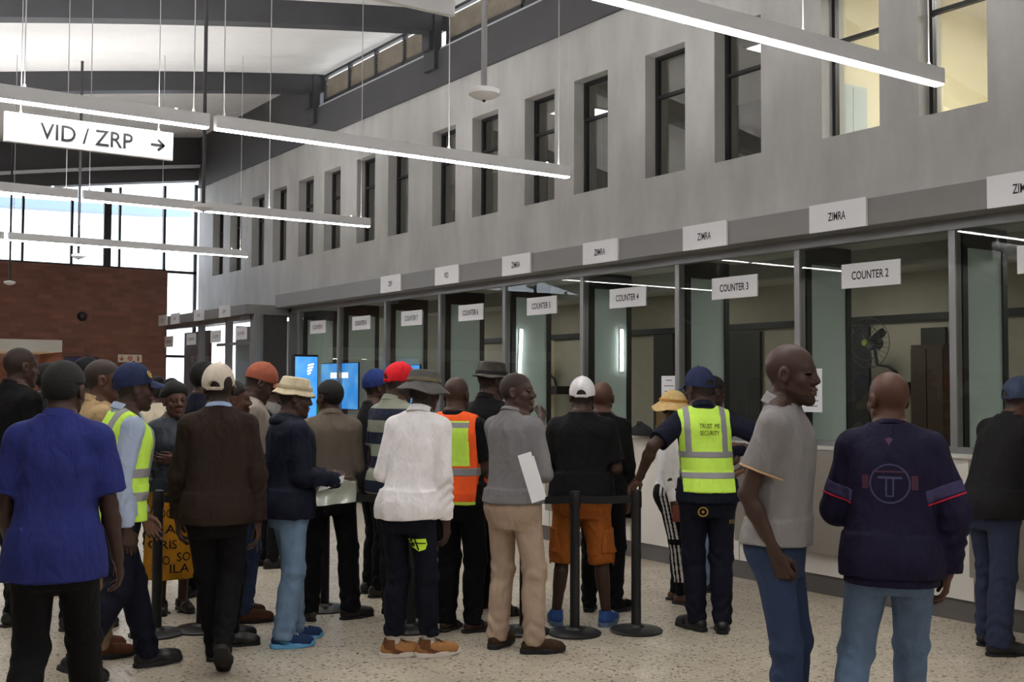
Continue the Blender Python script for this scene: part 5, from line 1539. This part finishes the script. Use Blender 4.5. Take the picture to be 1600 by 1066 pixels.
# --- 7 woman with patterned skirt
o, r = person(268, 955, 168, 'woman in a dark blue jacket and yellow patterned skirt facing the camera', H=1.64, fem=1, shw=.9, girth=.98, head=(-6, -4, 4), skin='m', arms=dict(R=CROSS, L=CROSS), feet=dict(L=(-.08, 0, -8, 0, 0), R=(.08, 0, 8, 0, 0)))
make_hair(r, o, HAIR, 'bun', t=.028); s = top(r, o, cloth('dark_leather_blue', (52, 58, 68), .45, .3, .3), 'jacket', ease=.012, hem=.92); collar(r, o, s, cloth('dark_leather_blue', (52, 58, 68)))
c_skirt = cloth('mustard_print_cloth', (190, 132, 30))
k = r.k
def fsk(p):
    q = r.inv(p); z = q[:, 2]
    a = np.interp(z, [.1, .3, .6, .9, 1.0], [.215, .21, .195, .178, .155]); b = np.interp(z, [.1, .3, .6, .9, 1.0], [.18, .175, .16, .14, .118])
    th = np.arctan2(q[:, 0], q[:, 1])
    d = (np.sqrt((q[:, 0] / a) ** 2 + ((q[:, 1] + .012) / b) ** 2) - 1) * b + .006 * np.sin(th * 9 + z * 4) * np.clip((.8 - z) / .5, 0, 1)
    return np.maximum(d, np.maximum(.26 - z, z - 1.02)).astype(F32)
sk_ = garment(r, 'skirt', fsk, c_skirt, o, .009)
for sx_, zz, tx in ((-.1, .86, 'OOO'), (.07, .83, 'SO'), (-.07, .74, 'ILAN'), (.1, .72, 'OOO'), (-.09, .63, 'ORIS'), (.08, .61, 'ILA'), (-.1, .52, 'OO'), (.09, .50, 'ORIS'), (-.05, .41, 'SO'), (.1, .39, 'OO'), (-.02, .33, 'ILA')):
    print_text(o, sk_, tx, .04 * len(tx) + .02, .062, (sx_, .1, zz), math.pi, c_black, 'skirt_lettering')
shoes(r, o, 'dress', c_leak, c_rubberk)
# --- 8 brown jumper
o, r = person(336, 1046, 3, 'man in a dark brown jumper and cream cap walking away', H=1.745, girth=1.04, head=(-14, 0, 0), lean=(0, .03), eyes=False,
              feet=dict(L=(-.02, .24, 0, 0, -6), R=(.05, -.16, 4, .1, 42)), arms=dict(R=dict(up=(.24, -.08, -1), fo=(.04, .1, -1)), L=dict(up=(.24, .1, -1), fo=(.02, .32, -1))))
make_hair(r, o, HAIR, t=.004); make_cap(r, o, c_cream, opening=True, tilt=.45)
c_brown = cloth('dark_brown_knit', (44, 32, 26), bump=.2); s = top(r, o, c_brown, 'jumper', hem=.84, ease=.014, amp=.006)
collar(r, o, s, cloth('pale_blue_collar', (150, 170, 205)), zc0=1.492, ht=.014); legs_(r, o, c_blacktr, kw=.066, aw=.05); shoes(r, o, 'sneaker', c_black, c_rubberk)
t = empty('phone', world_of(o, r.wr['R'] + np.array([-.005, .03, -.13])), o.rotation_euler.z, 'dark phone in the right hand of the brown jumper man', 'phone')
MB().box(-.004, .004, -.035, .035, -.07, .07).build('phone_body', c_leak, t, .003); MB().box(.004, .0046, -.031, .031, -.064, .064).build('screen', mat('phone_glass', lin(20, 22, 28), .1), t)
# --- 9 orange cap
o, r = person(376, 969, 78, 'man in a faded orange cap and grey shirt looking down, behind the brown jumper', H=1.80, head=(2, -28, 0), bend=.05, girth=1.05, skin='d', arms=dict(R=HANG, L=FWD))
make_hair(r, o, HAIR, t=.004); make_cap(r, o, cloth('rust_cap_cloth', (150, 84, 64)), opening=False, badge=c_rubberw)
s = top(r, o, cloth('grey_beige_cloth', (146, 136, 126)), ease=.014); collar(r, o, s, cloth('grey_beige_cloth', (146, 136, 126))); legs_(r, o, c_denim); shoes(r, o, 'boot', cloth('brown_boot_leather', (78, 48, 34)), c_rubberk)
bd = MB().tube([r.tp((-.12, .02, 1.49)), r.tp((-.02, .17, 1.36)), r.tp((.1, .17, 1.18)), r.tp((.2, .06, 1.02)), r.tp((.2, -.08, 1.0))], .014, 8).build('bag_strap', c_rubberk, o)
# --- 10 navy head left of the cream cap, 29 face right of it
o, r = person(313, 935, 45, 'man in navy half hidden left of the cream cap man', H=1.81, eyes=False); make_hair(r, o, HAIR, t=.012); top(r, o, c_navy, 'jacket', h=.011, ease=.012); legs_(r, o, c_blacktr, h=.012); shoes(r, o, 'dress', c_leak, c_rubberk)
o, r = person(357, 1004, 86, 'man looking right, his face showing just right of the cream cap', H=1.66, skin='r'); make_hair(r, o, HAIR); top(r, o, c_navy, 'jacket', h=.011, ease=.01); legs_(r, o, c_blacktr, h=.012); shoes(r, o, 'dress', c_leak, c_rubberk)
# --- 11 woman in cream far back
o, r = person(247, 862, 25, 'woman in a cream top far back with tied up hair', H=1.68, fem=1, shw=.9, eyes=False); make_hair(r, o, HAIR, 'bun', t=.012); top(r, o, cloth('cream_cloth', (212, 200, 176)), 'blouse', h=.011, ease=.008); legs_(r, o, c_blacktr, h=.012); shoes(r, o, 'dress', c_leak, c_rubberk)
# --- 28 hand with green booklet far back
o, r = person(417, 886, 62, 'man in grey raising a green booklet behind the orange cap', H=1.74, eyes=False, arms=dict(R=dict(up=(.3, .3, -.75), fo=(-.1, .9, .55), hand='grip', thumb=(-1, .3, .3)), L=HANG)); make_hair(r, o, HAIR)
top(r, o, cloth('mid_grey_cloth', (122, 118, 116)), h=.011, ease=.01); legs_(r, o, c_blacktr, h=.012); shoes(r, o, 'dress', c_leak, c_rubberk)
p_ = world_of(o, r.wr['R'] + r.hand['R'][1][1] * .09 + np.array([0, .03, .05]))
t = empty('booklet', p_, o.rotation_euler.z, 'green booklet held up beside the cream bucket hat', 'booklet'); MB().box(-.075, .075, -.006, .006, -.06, .1).build('cover', mat('green_cover', lin(52, 150, 84), .5), t); MB().box(-.07, .078, -.004, .004, -.057, .097).build('pages', M_paper, t)
# --- 12 navy hooded jacket
o, r = person(451, 1006, 74, 'man in a navy hooded jacket and cream bucket hat holding a clear pouch', H=1.68, girth=1.04, head=(8, -8, 0), feet=dict(L=(-.1, .06, 4, 0, 0), R=(.09, -.06, 12, 0, 0)),
              arms=dict(R=dict(up=(.16, .12, -1), fo=(-.18, 1, -.16), thumb=(-.3, .1, 1), hand='hold'), L=dict(up=(.14, .14, -1), fo=(-.3, 1, -.1), thumb=(-.3, .1, 1), hand='hold')))
make_hat(r, o, c_bucket, cloth('cream_stitch_band', (196, 182, 150)), key='cream', rb=.122, droop=1.0, top=.132, zb=.05, ctop=.76)
c_nj = cloth('dark_navy_shell', (18, 22, 40), .7); s = top(r, o, c_nj, 'jacket', hem=.83, ease=.022, amp=.008)
def fhood(p):
    q = r.inv(p); d = ell(q, (0, -.085, 1.45), (.115, .06, .05)); d = smin(d, ell(q, (0, -.02, 1.462), (.10, .10, .03)), .02); return np.maximum(d + folds(p, .004, 3), -ell(q, (0, -.015, 1.53), (.07, .08, .075))) * r.k
garment(r, 'hood', fhood, c_nj, s, .007); legs_(r, o, c_denimL, ease=.008, aw=.064); shoes(r, o, 'sneaker', cloth('navy_sneaker_mesh', (36, 56, 92)), mat('sky_blue_rubber', lin(92, 160, 206), .5), c_rubberw, cloth('blue_overlay', (70, 130, 180)))
wL = (r.wr['R'] + r.hand['R'][1][1] * .1)
dp = (Vector((o.location.x, o.location.y, 1.0)) - CAM).dot(CF)
g_ = at_depth(502, 756, dp - .08)
t = empty('plastic_pouch', g_, o.rotation_euler.z + .0, 'clear plastic document pouch held by the navy hooded jacket man', 'pouch')
mb = MB(); vs = []; fs = []
for i in range(9):
    for j in range(7):
        y = -.03 + .26 * i / 8; z = .03 - .17 * j / 6; vs.append((.012 * math.sin(i * 1.3 + j) + .01 * math.cos(j * .9), y, z - .05 * i / 8 * (1 - j / 8) + .03 * (i / 8)))
n0 = len(vs); vs += [(x + .008 + .004 * math.sin(i_), y, z) for i_, (x, y, z) in enumerate(vs)]
for i in range(8):
    for j in range(6):
        a = i * 7 + j; fs.append((a, a + 1, a + 8, a + 7)); fs.append((n0 + a + 7, n0 + a + 8, n0 + a + 1, n0 + a))
for i in range(8): fs.append((i * 7, (i + 1) * 7, n0 + (i + 1) * 7, n0 + i * 7)); fs.append((i * 7 + 6, n0 + i * 7 + 6, n0 + (i + 1) * 7 + 6, (i + 1) * 7 + 6))
for j in range(6): fs.append((j, n0 + j, n0 + j + 1, j + 1)); fs.append((56 + j, 57 + j, n0 + 57 + j, n0 + 56 + j))
mb.add(vs, fs, True).build('pouch_body', mat('clear_film', lin(168, 174, 160), .15, spec=.9), t)
MB().tube([(.012, -.02, .035), (.012, .1, .03), (.012, .22, .0)], .004, 6).build('pouch_zip', c_rubberw, t)
t = empty('paper_slips', at_depth(514, 752, dp - .08), o.rotation_euler.z, 'folded white paper slips sticking out of the plastic pouch', 'papers')
MB().add([(-.003, -.07, -.06), (-.003, .06, -.03), (-.003, .085, .03), (-.003, -.05, .0), (.003, -.07, -.06), (.003, .06, -.03), (.003, .085, .03), (.003, -.05, .0)], [(3, 2, 1, 0), (4, 5, 6, 7), (0, 1, 5, 4), (1, 2, 6, 5), (2, 3, 7, 6), (3, 0, 4, 7)]).build('slip', M_paper, t)
MB().add([(.006, -.02, -.05), (.006, .09, -.01), (.006, .1, .035), (.006, .02, .01), (.01, -.02, -.05), (.01, .09, -.01), (.01, .1, .035), (.01, .02, .01)], [(3, 2, 1, 0), (4, 5, 6, 7), (0, 1, 5, 4), (1, 2, 6, 5), (2, 3, 7, 6), (3, 0, 4, 7)]).build('slip', M_paper, t)
# --- 13 taupe shirt
o, r = person(514, 968, -8, 'short haired man seen from behind in a taupe shirt and black trousers', H=1.67, head=(-38, -2, 0), twist=.1, girth=1.02, arms=dict(L=FWD, R=FWD), feet=dict(L=(-.14, .02, -12, 0, 0), R=(.15, -.02, 70, 0, 0)))
make_hair(r, o, HAIR, t=.009); c_taupe = cloth('taupe_cloth', (104, 94, 84)); s = top(r, o, c_taupe, hem=.92, ease=.012); collar(r, o, s, c_taupe); legs_(r, o, c_blacktr, ease=.01, aw=.064); shoes(r, o, 'dress', c_leak, c_rubberk)
# --- 14 red cap
o, r = person(616, 970, 48, 'man in a red cap and striped polo shirt', H=1.785, head=(18, -12, 0), girth=1.05, arms=dict(L=HANG, R=dict(up=(.14, .06, -1), fo=(-.2, .9, -.2), hand='hold', thumb=(-.3, 0, 1))), feet=dict(L=(-.1, .06, -5, 0, 0), R=(.1, 0, 20, 0, 0)))
make_hair(r, o, HAIR, t=.004); make_cap(r, o, c_redcap, opening=True)
e_ = [.82 + .083 * i for i in range(10)]
s = top(r, o, stripe_mat('navy_grey_stripes', [(140, 144, 128), (36, 40, 58)], e_), 'polo_shirt', sleeve='short', ease=.012, hem=.87, sl=.75); collar(r, o, s, cloth('sage_collar', (140, 144, 128)))
legs_(r, o, cloth('dark_green_cloth', (34, 38, 34)), ease=.008); shoes(r, o, 'sneaker', c_black, c_rubberw)
# --- 15 blue cap
o, r = person(584, 930, 70, 'man in a blue cap behind the red cap man', H=1.745, eyes=False); make_hair(r, o, HAIR, t=.004); make_cap(r, o, cloth('bright_blue_cap_cloth', (38, 54, 112)), opening=False); top(r, o, c_black, h=.011, ease=.01); legs_(r, o, c_blacktr, h=.012); shoes(r, o, 'dress', c_leak, c_rubberk)
# --- 16 white shirt
o, r = person(636, 1030, 22, 'man in a white long sleeved shirt and grey bucket hat seen from behind', H=1.735, head=(12, -6, 0), lean=(.05, .06), girth=.9, shw=.94, eyes=False,
              feet=dict(L=(-.1, .03, 52, 0, 0), R=(.1, .10, 50, 0, 0)), arms=dict(R=dict(up=(.10, -.04, -1), fo=(.02, .14, -1)), L=dict(up=(.26, -.12, -1), fo=(-.25, .95, -.25), hand='hold')))
make_hair(r, o, HAIR, t=.004); make_hat(r, o, c_greyhat, cloth('olive_hat_band', (112, 104, 84)), key='grey', rb=.158, droop=.85, top=.125, zb=.05, wave=.009, ctop=.86)
s = top(r, o, c_white, hem=.845, ease=.012, flare=.01, amp=.008); collar(r, o, s, c_white)
tr = legs_(r, o, cloth('midnight_trousers', (15, 17, 30)), ease=.01, aw=.05, cuff=.085); shoes(r, o, 'sneaker', cloth('tan_sneaker', (168, 120, 76)), c_rubberw, cloth('brown_lace', (90, 60, 40)), cloth('brown_overlay', (112, 72, 46)))
c_lemon = mat('lime_print', lin(206, 246, 60), .6)
print_poly(tr, [[(-.06, .025), (.05, .035), (.06, .0), (.05, -.03), (.01, -.045), (-.03, -.02)]], (.10, -.1, .70), -.38, c_lemon, 'pocket_emblem')
print_poly(tr, [rect(-.05, .05, .002, .009), [(-.02, .03), (-.012, .03), (.012, -.035), (.004, -.038)]], (.10, -.1, .70), -.38, c_black, 'emblem_lines', .005)
for sd in 'LR':
    mb = MB().lathe([(.043, 0), (.042, .06), (.041, .1)], n=16); c_ = mb.build('sock', c_rubberw, o); a = r.an[sd]; c_.location = (a[0], a[1] - .005, a[2] - .01)
# --- 17 orange vest
c_org = cloth('orange_hi_vis', (255, 98, 40), .7, .15, .03)
o, r = person(717, 987, 22, 'man in an orange and lime safety vest with black trousers and sandals', H=1.70, girth=1.06, lean=(-.03, 0), bald=1, head=(0, -8, 0), eyes=False, feet=dict(L=(-.09, 0, 8, 0, 0), R=(.09, .02, 36, 0, 0)), arms=dict(R=dict(up=(.16, .1, -1), fo=(-.2, .8, -.3), hand='hold'), L=dict(up=(.1, .05, -1), fo=(-.5, .4, -.6))))
top(r, o, c_black, sleeve='short', ease=.008, sl=.8)
def vmi(c):
    q = r.inv(c); out = np.zeros(len(c), np.int32)
    out[(np.abs(q[:, 0]) < .135) & (q[:, 2] > 1.13) & (q[:, 2] < 1.43) & (q[:, 1] < .03)] = 1
    out[q[:, 2] < .895] = 1
    return out
v_ = vest(r, o, [c_org, c_lime], c_tape, under=f_pants(r, ease=.026, kw=.072), hem=.875, ease=.028, bands=(1.09,), straps=False, mi=vmi)
print_poly(v_, [rect(-.09, .09, -.017, .017)], (.02, -.1, 1.385), 0, c_tape, 'reflective_strip'); print_poly(v_, [rect(-.017, .017, -.15, .15)], (.155, 0, 1.19), -.7, c_tape, 'reflective_strip')
legs_(r, o, c_blacktr, ease=.012); shoes(r, o, 'sandal', c_leak, c_rubberk)
# --- 18 black polo, reaching arm
o, r = person(764, 956, 42, 'tall man in a black polo and faded black bucket hat stretching his arm right', H=1.80, girth=1.06, head=(14, -4, 0), eyes=False, feet=dict(L=(-.12, .05, 5, 0, 0), R=(.15, -.05, 35, 0, 0)),
              arms=dict(R=dict(world=at_depth(846, 653, 8.36), hand='relax', thumb=(-.6, 0, .8), pole=(.6, -.3, -.7)), L=FWD))
make_hair(r, o, HAIR, t=.004); make_hat(r, o, c_acid, cloth('dark_band', (52, 50, 48)), key='acid', rb=.122, droop=.55, top=.135, zb=.045, ctop=.84)
s = top(r, o, c_black, 'polo_shirt', sleeve='short', ease=.01, sl=.7); collar(r, o, s, c_black); legs_(r, o, c_blacktr, ease=.01); shoes(r, o, 'sandal', c_leak, c_rubberk)
# --- 19 grey jumper
o, r = person(804, 1016, 33, 'man in a grey jumper and beige trousers with folded arms looking right', H=1.72, girth=1.04, twist=.1, head=(66, 2, 0), skin='d', feet=dict(L=(-.13, .0, -4, 0, 0), R=(.14, .0, 48, 0, 0)), arms=dict(R=dict(up=(.22, .12, -1), fo=(-.75, .75, .12), thumb=(0, .2, 1), hand='drape'), L=dict(world=at_depth(833, 737, 7.02), hand='hold', hd=(.9, .1, -.35), thumb=(0, .3, 1), pole=(-.6, .2, -.7))))
c_gj = cloth('grey_knit', (122, 120, 122), bump=.2); s = top(r, o, c_gj, 'jumper', hem=.925, ease=.008); collar(r, o, s, c_gj, ht=.012)
legs_(r, o, cloth('beige_chino', (172, 150, 132)), ease=.008, aw=.060); shoes(r, o, 'sneaker', cloth('dark_brown_shoe', (62, 46, 34)), c_rubberk)
pw = at_depth(831, 746, (Vector((o.location.x, o.location.y, 1.2)) - CAM).dot(CF) - .27)
t = empty('paper_sheet', pw, -.35, 'folded white paper under the arm of the grey jumper man', 'papers'); t.rotation_euler = (0, -.30, -.5)
MB().box(-.045, .04, -.0015, .0015, -.15, .15).build('sheet', M_paper, t); MB().box(-.035, .05, .003, .006, -.14, .12).build('sheet', M_paper, t)
# --- 20 black T shirt, orange cargo shorts
o, r = person(909, 977, 4, 'stout man in a black T-shirt, white cap and orange cargo shorts', H=1.685, girth=1.22, shw=1.12, head=(0, -6, 0), eyes=False, feet=dict(L=(-.18, 0, -14, 0, 0), R=(.17, .02, 18, 0, 0)), arms=dict(L=dict(up=(.25, -.02, -1), fo=(-.7, .55, .25), hand='hold'), R=dict(up=(.25, -.02, -1), fo=(-.7, .5, .05), hand='hold')))
make_hair(r, o, HAIR, t=.003); make_cap(r, o, cloth('white_cap_cloth', (226, 224, 226)), opening=True)
top(r, o, c_black, 't_shirt', under=f_pants(r, ease=.014, kw=.062, aw=.064, cut=.14), sleeve='short', ease=.01, hem=.90, sl=.85, amp=.006)
c_rust = cloth('rust_cargo_cloth', (158, 88, 34)); sh_ = legs_(r, o, c_rust, 'cargo_shorts', ease=.014, kw=.062, aw=.064, cut=.14)
for sg in (-1, 1):
    def fpk(p, sg=sg):
        b = f_pants(r, ease=.014, kw=.062, aw=.064, cut=.14)(p) - .012
        return np.maximum(b, np.maximum(np.maximum(np.abs(p[:, 2] - .60 * r.k) - .085, np.abs(p[:, 1] + .01) - .075), .05 - sg * p[:, 0] + .09))
    garment(r, 'cargo_pocket', fpk, c_rust, sh_, .008)
    print_poly(sh_, [rect(-.06, .06, -.075, .06)], (sg * .1, -.1, .86 * r.k), 0, c_rust, 'back_pocket', .006)
    x_ = sg * .205
    MB().tube([(x_, .02, .58), (x_ + sg * .02, .0, .5), (x_ + sg * .012, -.01, .42)], .006, 6).build('drawcord', c_rust, sh_)
shoes(r, o, 'sneaker', cloth('blue_sneaker', (52, 82, 140)), mat('blue_grey_sole', lin(90, 104, 134), .6), c_rubberw)
# --- 21 behind him
o, r = person(941, 955, 8, 'bald man in black half hidden behind the white cap man', H=1.67, girth=1.02, eyes=False, bald=1, skin='m', arms=dict(R=dict(up=(.16, .0, -1), fo=(-.02, .16, -1), hand='grip'), L=FWD), feet=dict(L=(-.1, 0, -5, 0, 0), R=(.1, 0, 35, 0, 0)))
top(r, o, c_black, 'jacket', ease=.01); legs_(r, o, c_blacktr); shoes(r, o, 'sneaker', c_black, c_rubberk, c_rubberw)
t = empty('phone', world_of(o, r.wr['R'] + np.array([.0, .05, -.09])), o.rotation_euler.z, 'dark phone in the hand beside the orange shorts', 'phone'); MB().box(-.035, .035, -.005, .005, -.06, .08).build('phone_body', c_leak, t, .003); MB().box(-.03, .03, -.0056, -.005, -.05, .07).build('screen', mat('phone_glass', lin(20, 22, 28), .1), t)
# --- 22 straw hat woman
o, r = person(1051, 940, 108, 'woman in a straw sun hat, white top and black striped leggings at the counter', H=1.585, fem=1, shw=.88, girth=.95, hipw=1.08, head=(0, -4, 0), skin='m', eyes=False, feet=dict(L=(-.07, 0, 0, 0, 0), R=(.08, .1, 10, 0, 0)), arms=dict(R=dict(up=(.1, .0, -1), fo=(0, .3, -1), hand='grip'), L=dict(up=(.15, .4, -1), fo=(-.1, 1, .1), hand='relax')))
make_hair(r, o, HAIR, t=.01)
c_straw = mat('woven_straw', lin(214, 182, 122), .8, noise=.12, nscale=30, bump=.7, bscale=140)
ht = make_hat(r, o, c_straw, cloth('gold_ribbon', (196, 140, 70)), 'straw_hat', key='straw', rb=.155, droop=.9, top=.15, zb=.05, wave=.012, ctop=.9, dome=True)
bw = MB(); bw.lathe([(.004, -.03), (.03, -.02), (.012, 0), (.03, .02), (.004, .03)], (-.03, -.115, .05), 12).build('ribbon_bow', cloth('gold_ribbon', (196, 140, 70)), ht)
MB().add([(-.08, -.09, .05), (-.1, -.1, -.04), (-.075, -.115, -.05), (-.06, -.1, .04), (-.08, -.094, .05), (-.1, -.104, -.04), (-.075, -.119, -.05), (-.06, -.104, .04)], [(0, 1, 2, 3), (7, 6, 5, 4), (0, 4, 5, 1), (1, 5, 6, 2), (2, 6, 7, 3), (3, 7, 4, 0)]).build('ribbon_tail', cloth('gold_ribbon', (196, 140, 70)), ht)
top(r, o, c_white, 'blouse', hem=.95, ease=.0, under=None)
def lmi(c):
    out = np.zeros(len(c), np.int32); k = r.k
    for sd, sg in (('L', -1), ('R', 1)):
        z = c[:, 2]; h, n, a = r.hip[sd], r.kn[sd], r.an[sd]
        cy = np.interp(z, [a[2], n[2], h[2], 1.0 * k], [a[1], n[1], h[1], -.012]); cx = np.interp(z, [a[2], n[2], h[2], 1.0 * k], [a[0], n[0], h[0], h[0]])
        d = c[:, 1] - cy
        out[(sg * (c[:, 0] - cx) > .012) & (np.minimum(np.minimum(np.abs(d + .030), np.abs(d)), np.abs(d - .030)) < .0078) & (z > .17) & ~((z > .49 * k) & (z < .535 * k))] = 1
    return out
lg = garment(r, 'leggings', f_pants(r, ease=-.002, kw=.064, aw=.046, amp=.002, top=1.03), [c_blacktr, cloth('white_stripe', (206, 200, 196))], o, .006, lmi, z1=1.1)
shoes(r, o, 'sandal', cloth('brown_sandal', (88, 60, 44)), c_rubberk)
t = empty('wallet', world_of(o, r.wr['R'] + r.hand['R'][1][1] * .1 + np.array([.012, .02, .0])), o.rotation_euler.z, 'red brown wallet in the hand of the straw hat woman', 'wallet'); MB().box(-.009, .009, -.05, .05, -.06, .06).build('wallet_body', mat('red_brown_leather', lin(128, 66, 52), .5), t, .004); MB().box(-.0095, .0095, .02, .05, -.01, .01).build('clasp', c_gold, t)
# --- 24 at the counter behind the guard
o, r = person(1088, 922, 58, 'man in dark clothes and jeans leaning to the counter behind the guard', H=1.74, lean=(0, .12), head=(0, -10, 0), eyes=False, arms=dict(L=FWD, R=FWD)); make_hair(r, o, HAIR)
top(r, o, c_navy, h=.011, ease=.01); legs_(r, o, c_denimL, h=.011); shoes(r, o, 'dress', c_leak, c_rubberk)
# --- 23 guard at the queue posts
hp = Vector(P2_.location)
o, r = person(1106, 986, -6, 'security guard in a lime TRUST ME SECURITY vest leaning on a queue post', H=1.755, girth=1.06, lean=(-.03, 0), head=(-34, -8, 0), eyes=True, feet=dict(L=(-.07, .02, -35, 0, 0), R=(.09, -.03, 4, 0, 0)),
              arms=dict(L=dict(world=(hp.x + .02, hp.y - .01, 1.03), hand='drape', hd=(.45, .55, -.65), thumb=(-.8, .3, .2), pole=(-.4, -.7, 0)), R=dict(wrist=(.25, -.03, 1.1), pole=(1, -.45, .1), hand='drape', hd=(-.8, .1, -.5), thumb=(0, -.6, .5))))
make_hair(r, o, HAIR, t=.004); make_cap(r, o, c_navycap, opening=True)
s = top(r, o, c_navy, sleeve='short', ease=.008, sl=.8, sw=1.1); collar(r, o, s, c_navy)
v_ = vest(r, o, c_lime, c_tape, under=f_pants(r, ease=.026, kw=.072), hem=.925, ease=.02, bands=(1.035, 1.17), sx=.118, sw=.02, bw=.021)
print_text(o, v_, 'TRUST  ME', .135, .03, (0, 0, 1.385), 0, c_black); print_text(o, v_, 'SECURITY', .13, .03, (0, 0, 1.338), 0, c_black)
tr = legs_(r, o, c_navytr, ease=.012); shoes(r, o, 'boot', c_leak, c_rubberk)
print_poly(tr, ring(.026, .034) + ring(0.0, .009), (-.045, -.1, .815), 0, c_gold, 'trouser_crest'); print_text(o, tr, 'ES', .045, .024, (.15, -.05, .745), -.25, c_gold, 'trouser_lettering')
# --- 25 grey polo
o, r = person(1222, 1190, 106, 'tall man in a grey polo shirt and jeans looking right, hand in pocket', H=1.83, beard=1, head=(2, -3, 0), lean=(0, .03), bald=1, skin='d', girth=.88, shw=.96, feet=dict(L=(-.11, 0, -2, 0, 0), R=(.1, .06, 15, 0, 0)), arms=dict(R=dict(up=(.14, -.36, -1), fo=(-.08, .42, -.9), hand='grip', hd=(-.12, .35, -.9)), L=dict(up=(.02, -.12, -1), fo=(-.1, -.02, -1))))
c_gp = cloth('grey_melange_pique', (134, 130, 130)); s = top(r, o, c_gp, 'polo_shirt', sleeve='short', hem=.905, ease=.010, sl=.66, sw=1.08, amp=.005)
collar(r, o, s, c_gp, ht=.024); c_trim = mat('cream_orange_trim', lin(214, 170, 120), .7); collar(r, o, s, c_trim, 'collar_trim', zc0=1.466, ht=.004)
for sd in 'LR':
    S, E = r.sh[sd], r.el[sd]; u = nrm(E - S); e2 = S + (E - S) * .66
    f_ = lambda p, e2=e2, u=u: np.maximum(f_shirt(r, 'short', .905, .0125, .005, 1, sl=.665, sw=1.08)(p), np.maximum(np.abs((p - e2.astype(F32)) @ u.astype(F32) + .006) - .004, np.sqrt(((p - e2.astype(F32)) ** 2).sum(1)) - .12))
    garment(r, 'sleeve_trim', f_, c_trim, s, .004, lo=None)
tr = legs_(r, o, c_denim, 'jeans', ease=.004, aw=.058)
# --- 26 purple jumper
o, r = person(1396, 1196, 4, 'bald man in a dark purple jumper and jeans walking away', H=1.71, head=(-34, -3, 0), girth=1.1, lean=(0, .05), skin='r', bald=1, feet=dict(L=(-.2, -.2, -4, .06, 30), R=(.05, .25, 8, 0, -6)),
              arms=dict(L=dict(up=(.3, .02, -1), fo=(.0, 1, .35), hand='hold', thumb=(-.5, 0, 1)), R=dict(up=(.42, -.1, -1), fo=(-.12, .15, -1), hand='relax')))
c_pur = cloth('dark_purple_fleece', (30, 26, 50)); s = top(r, o, c_pur, 'jumper', hem=.84, ease=.024, flare=.0, amp=.008, cuff=.0); collar(r, o, s, c_pur, ht=.012)
def frib(p):
    q = r.inv(p); return np.maximum(r.tube_torso(SHIRT, p, .016, z0=.80, z1=.86), -1)
garment(r, 'hem_rib', frib, cloth('ribbed_purple', (30, 25, 50)), s, .008)
for sd in 'LR':
    S, E = r.sh[sd].astype(F32), r.el[sd].astype(F32); u = nrm(E - S).astype(F32); L_ = np.linalg.norm(E - S)
    for nm, m_, t0, t1, of in (('sleeve_band', cloth('lavender_band', (70, 64, 100)), .58, .76, .003), ('sleeve_stripe', cloth('red_stripe', (188, 44, 70)), .77, .80, .004)):
        def f_(p, S=S, u=u, L_=L_, t0=t0, t1=t1, of=of):
            t = ((p - S) @ u) / L_; return np.maximum(np.maximum(f_shirt(r, 'long', .84, .024, .008, 1, cuff=0)(p) - of, np.maximum(t0 - t, t - t1) * L_), rc(p, S, S + u * L_, .13, .13))
        garment(r, nm, f_, m_, s, .006)
c_em = mat('indigo_print', lin(62, 60, 98), .6); c_em2 = mat('wine_print', lin(70, 26, 54), .6)
print_poly(s, ring(.078, .085, 36) + [rect(-.05, .05, .02, .03), rect(-.018, -.011, -.05, .02), rect(.011, .018, -.05, .02), rect(-.018, .018, -.056, -.05)], (.005, -.1, 1.235), 0, c_em, 'back_emblem')
print_poly(s, [rect(-.115, -.088, -.03, .03), rect(.088, .115, -.03, .03), rect(-.07, .07, .042, .05)], (.005, -.1, 1.24), 0, c_em2, 'back_emblem_red'); print_poly(s, [[(-.016, .012), (0, .02), (.016, .012), (0, -.016)]], (.0, -.1, 1.412), 0, c_em2, 'neck_emblem')
legs_(r, o, c_denimM, 'jeans', ease=.008); shoes(r, o, 'sneaker', c_black, c_rubberw)
t = empty('phone', world_of(o, r.wr['L'] + r.hand['L'][1][1] * .09 + np.array([0, .0, .05])), o.rotation_euler.z, 'black phone held up by the purple jumper man', 'phone'); MB().box(-.04, .04, -.006, .006, -.05, .08).build('phone_body', c_leak, t, .003); MB().box(-.035, .035, -.0066, -.006, -.045, .075).build('screen', mat('phone_glass', lin(20, 22, 28), .1), t)
# --- 27 right edge
o, r = person(1557, 1016, 46, 'man in a black jacket and navy cap leaning on the counter at the right edge', H=1.72, girth=1.08, lean=(0, .12), bend=.04, head=(10, -8, 0), feet=dict(L=(-.12, .05, 6, 0, 0), R=(.12, -.1, 14, 0, 0)), skin='r',
              arms=dict(L=dict(up=(.45, .8, -.34), fo=(-.3, 1, .06), hand='relax', thumb=(-.5, 0, 1)), R=dict(up=(.35, .8, -.34), fo=(-.5, 1, .06), hand='relax', thumb=(-.5, 0, 1))))
make_hair(r, o, HAIR, t=.004); make_cap(r, o, cloth('slate_blue_cap_cloth', (58, 68, 90)), opening=True)
s = top(r, o, cloth('black_fleece', (24, 23, 24)), 'jacket', hem=.84, ease=.02, amp=.007); collar(r, o, s, cloth('black_fleece', (24, 23, 24))); legs_(r, o, cloth('indigo_denim', (44, 50, 72), bump=.2), 'jeans', ease=.01, aw=.066); shoes(r, o, 'dress', c_leak, c_rubberk)
print('script', round(time.time() - T0, 1), 's')
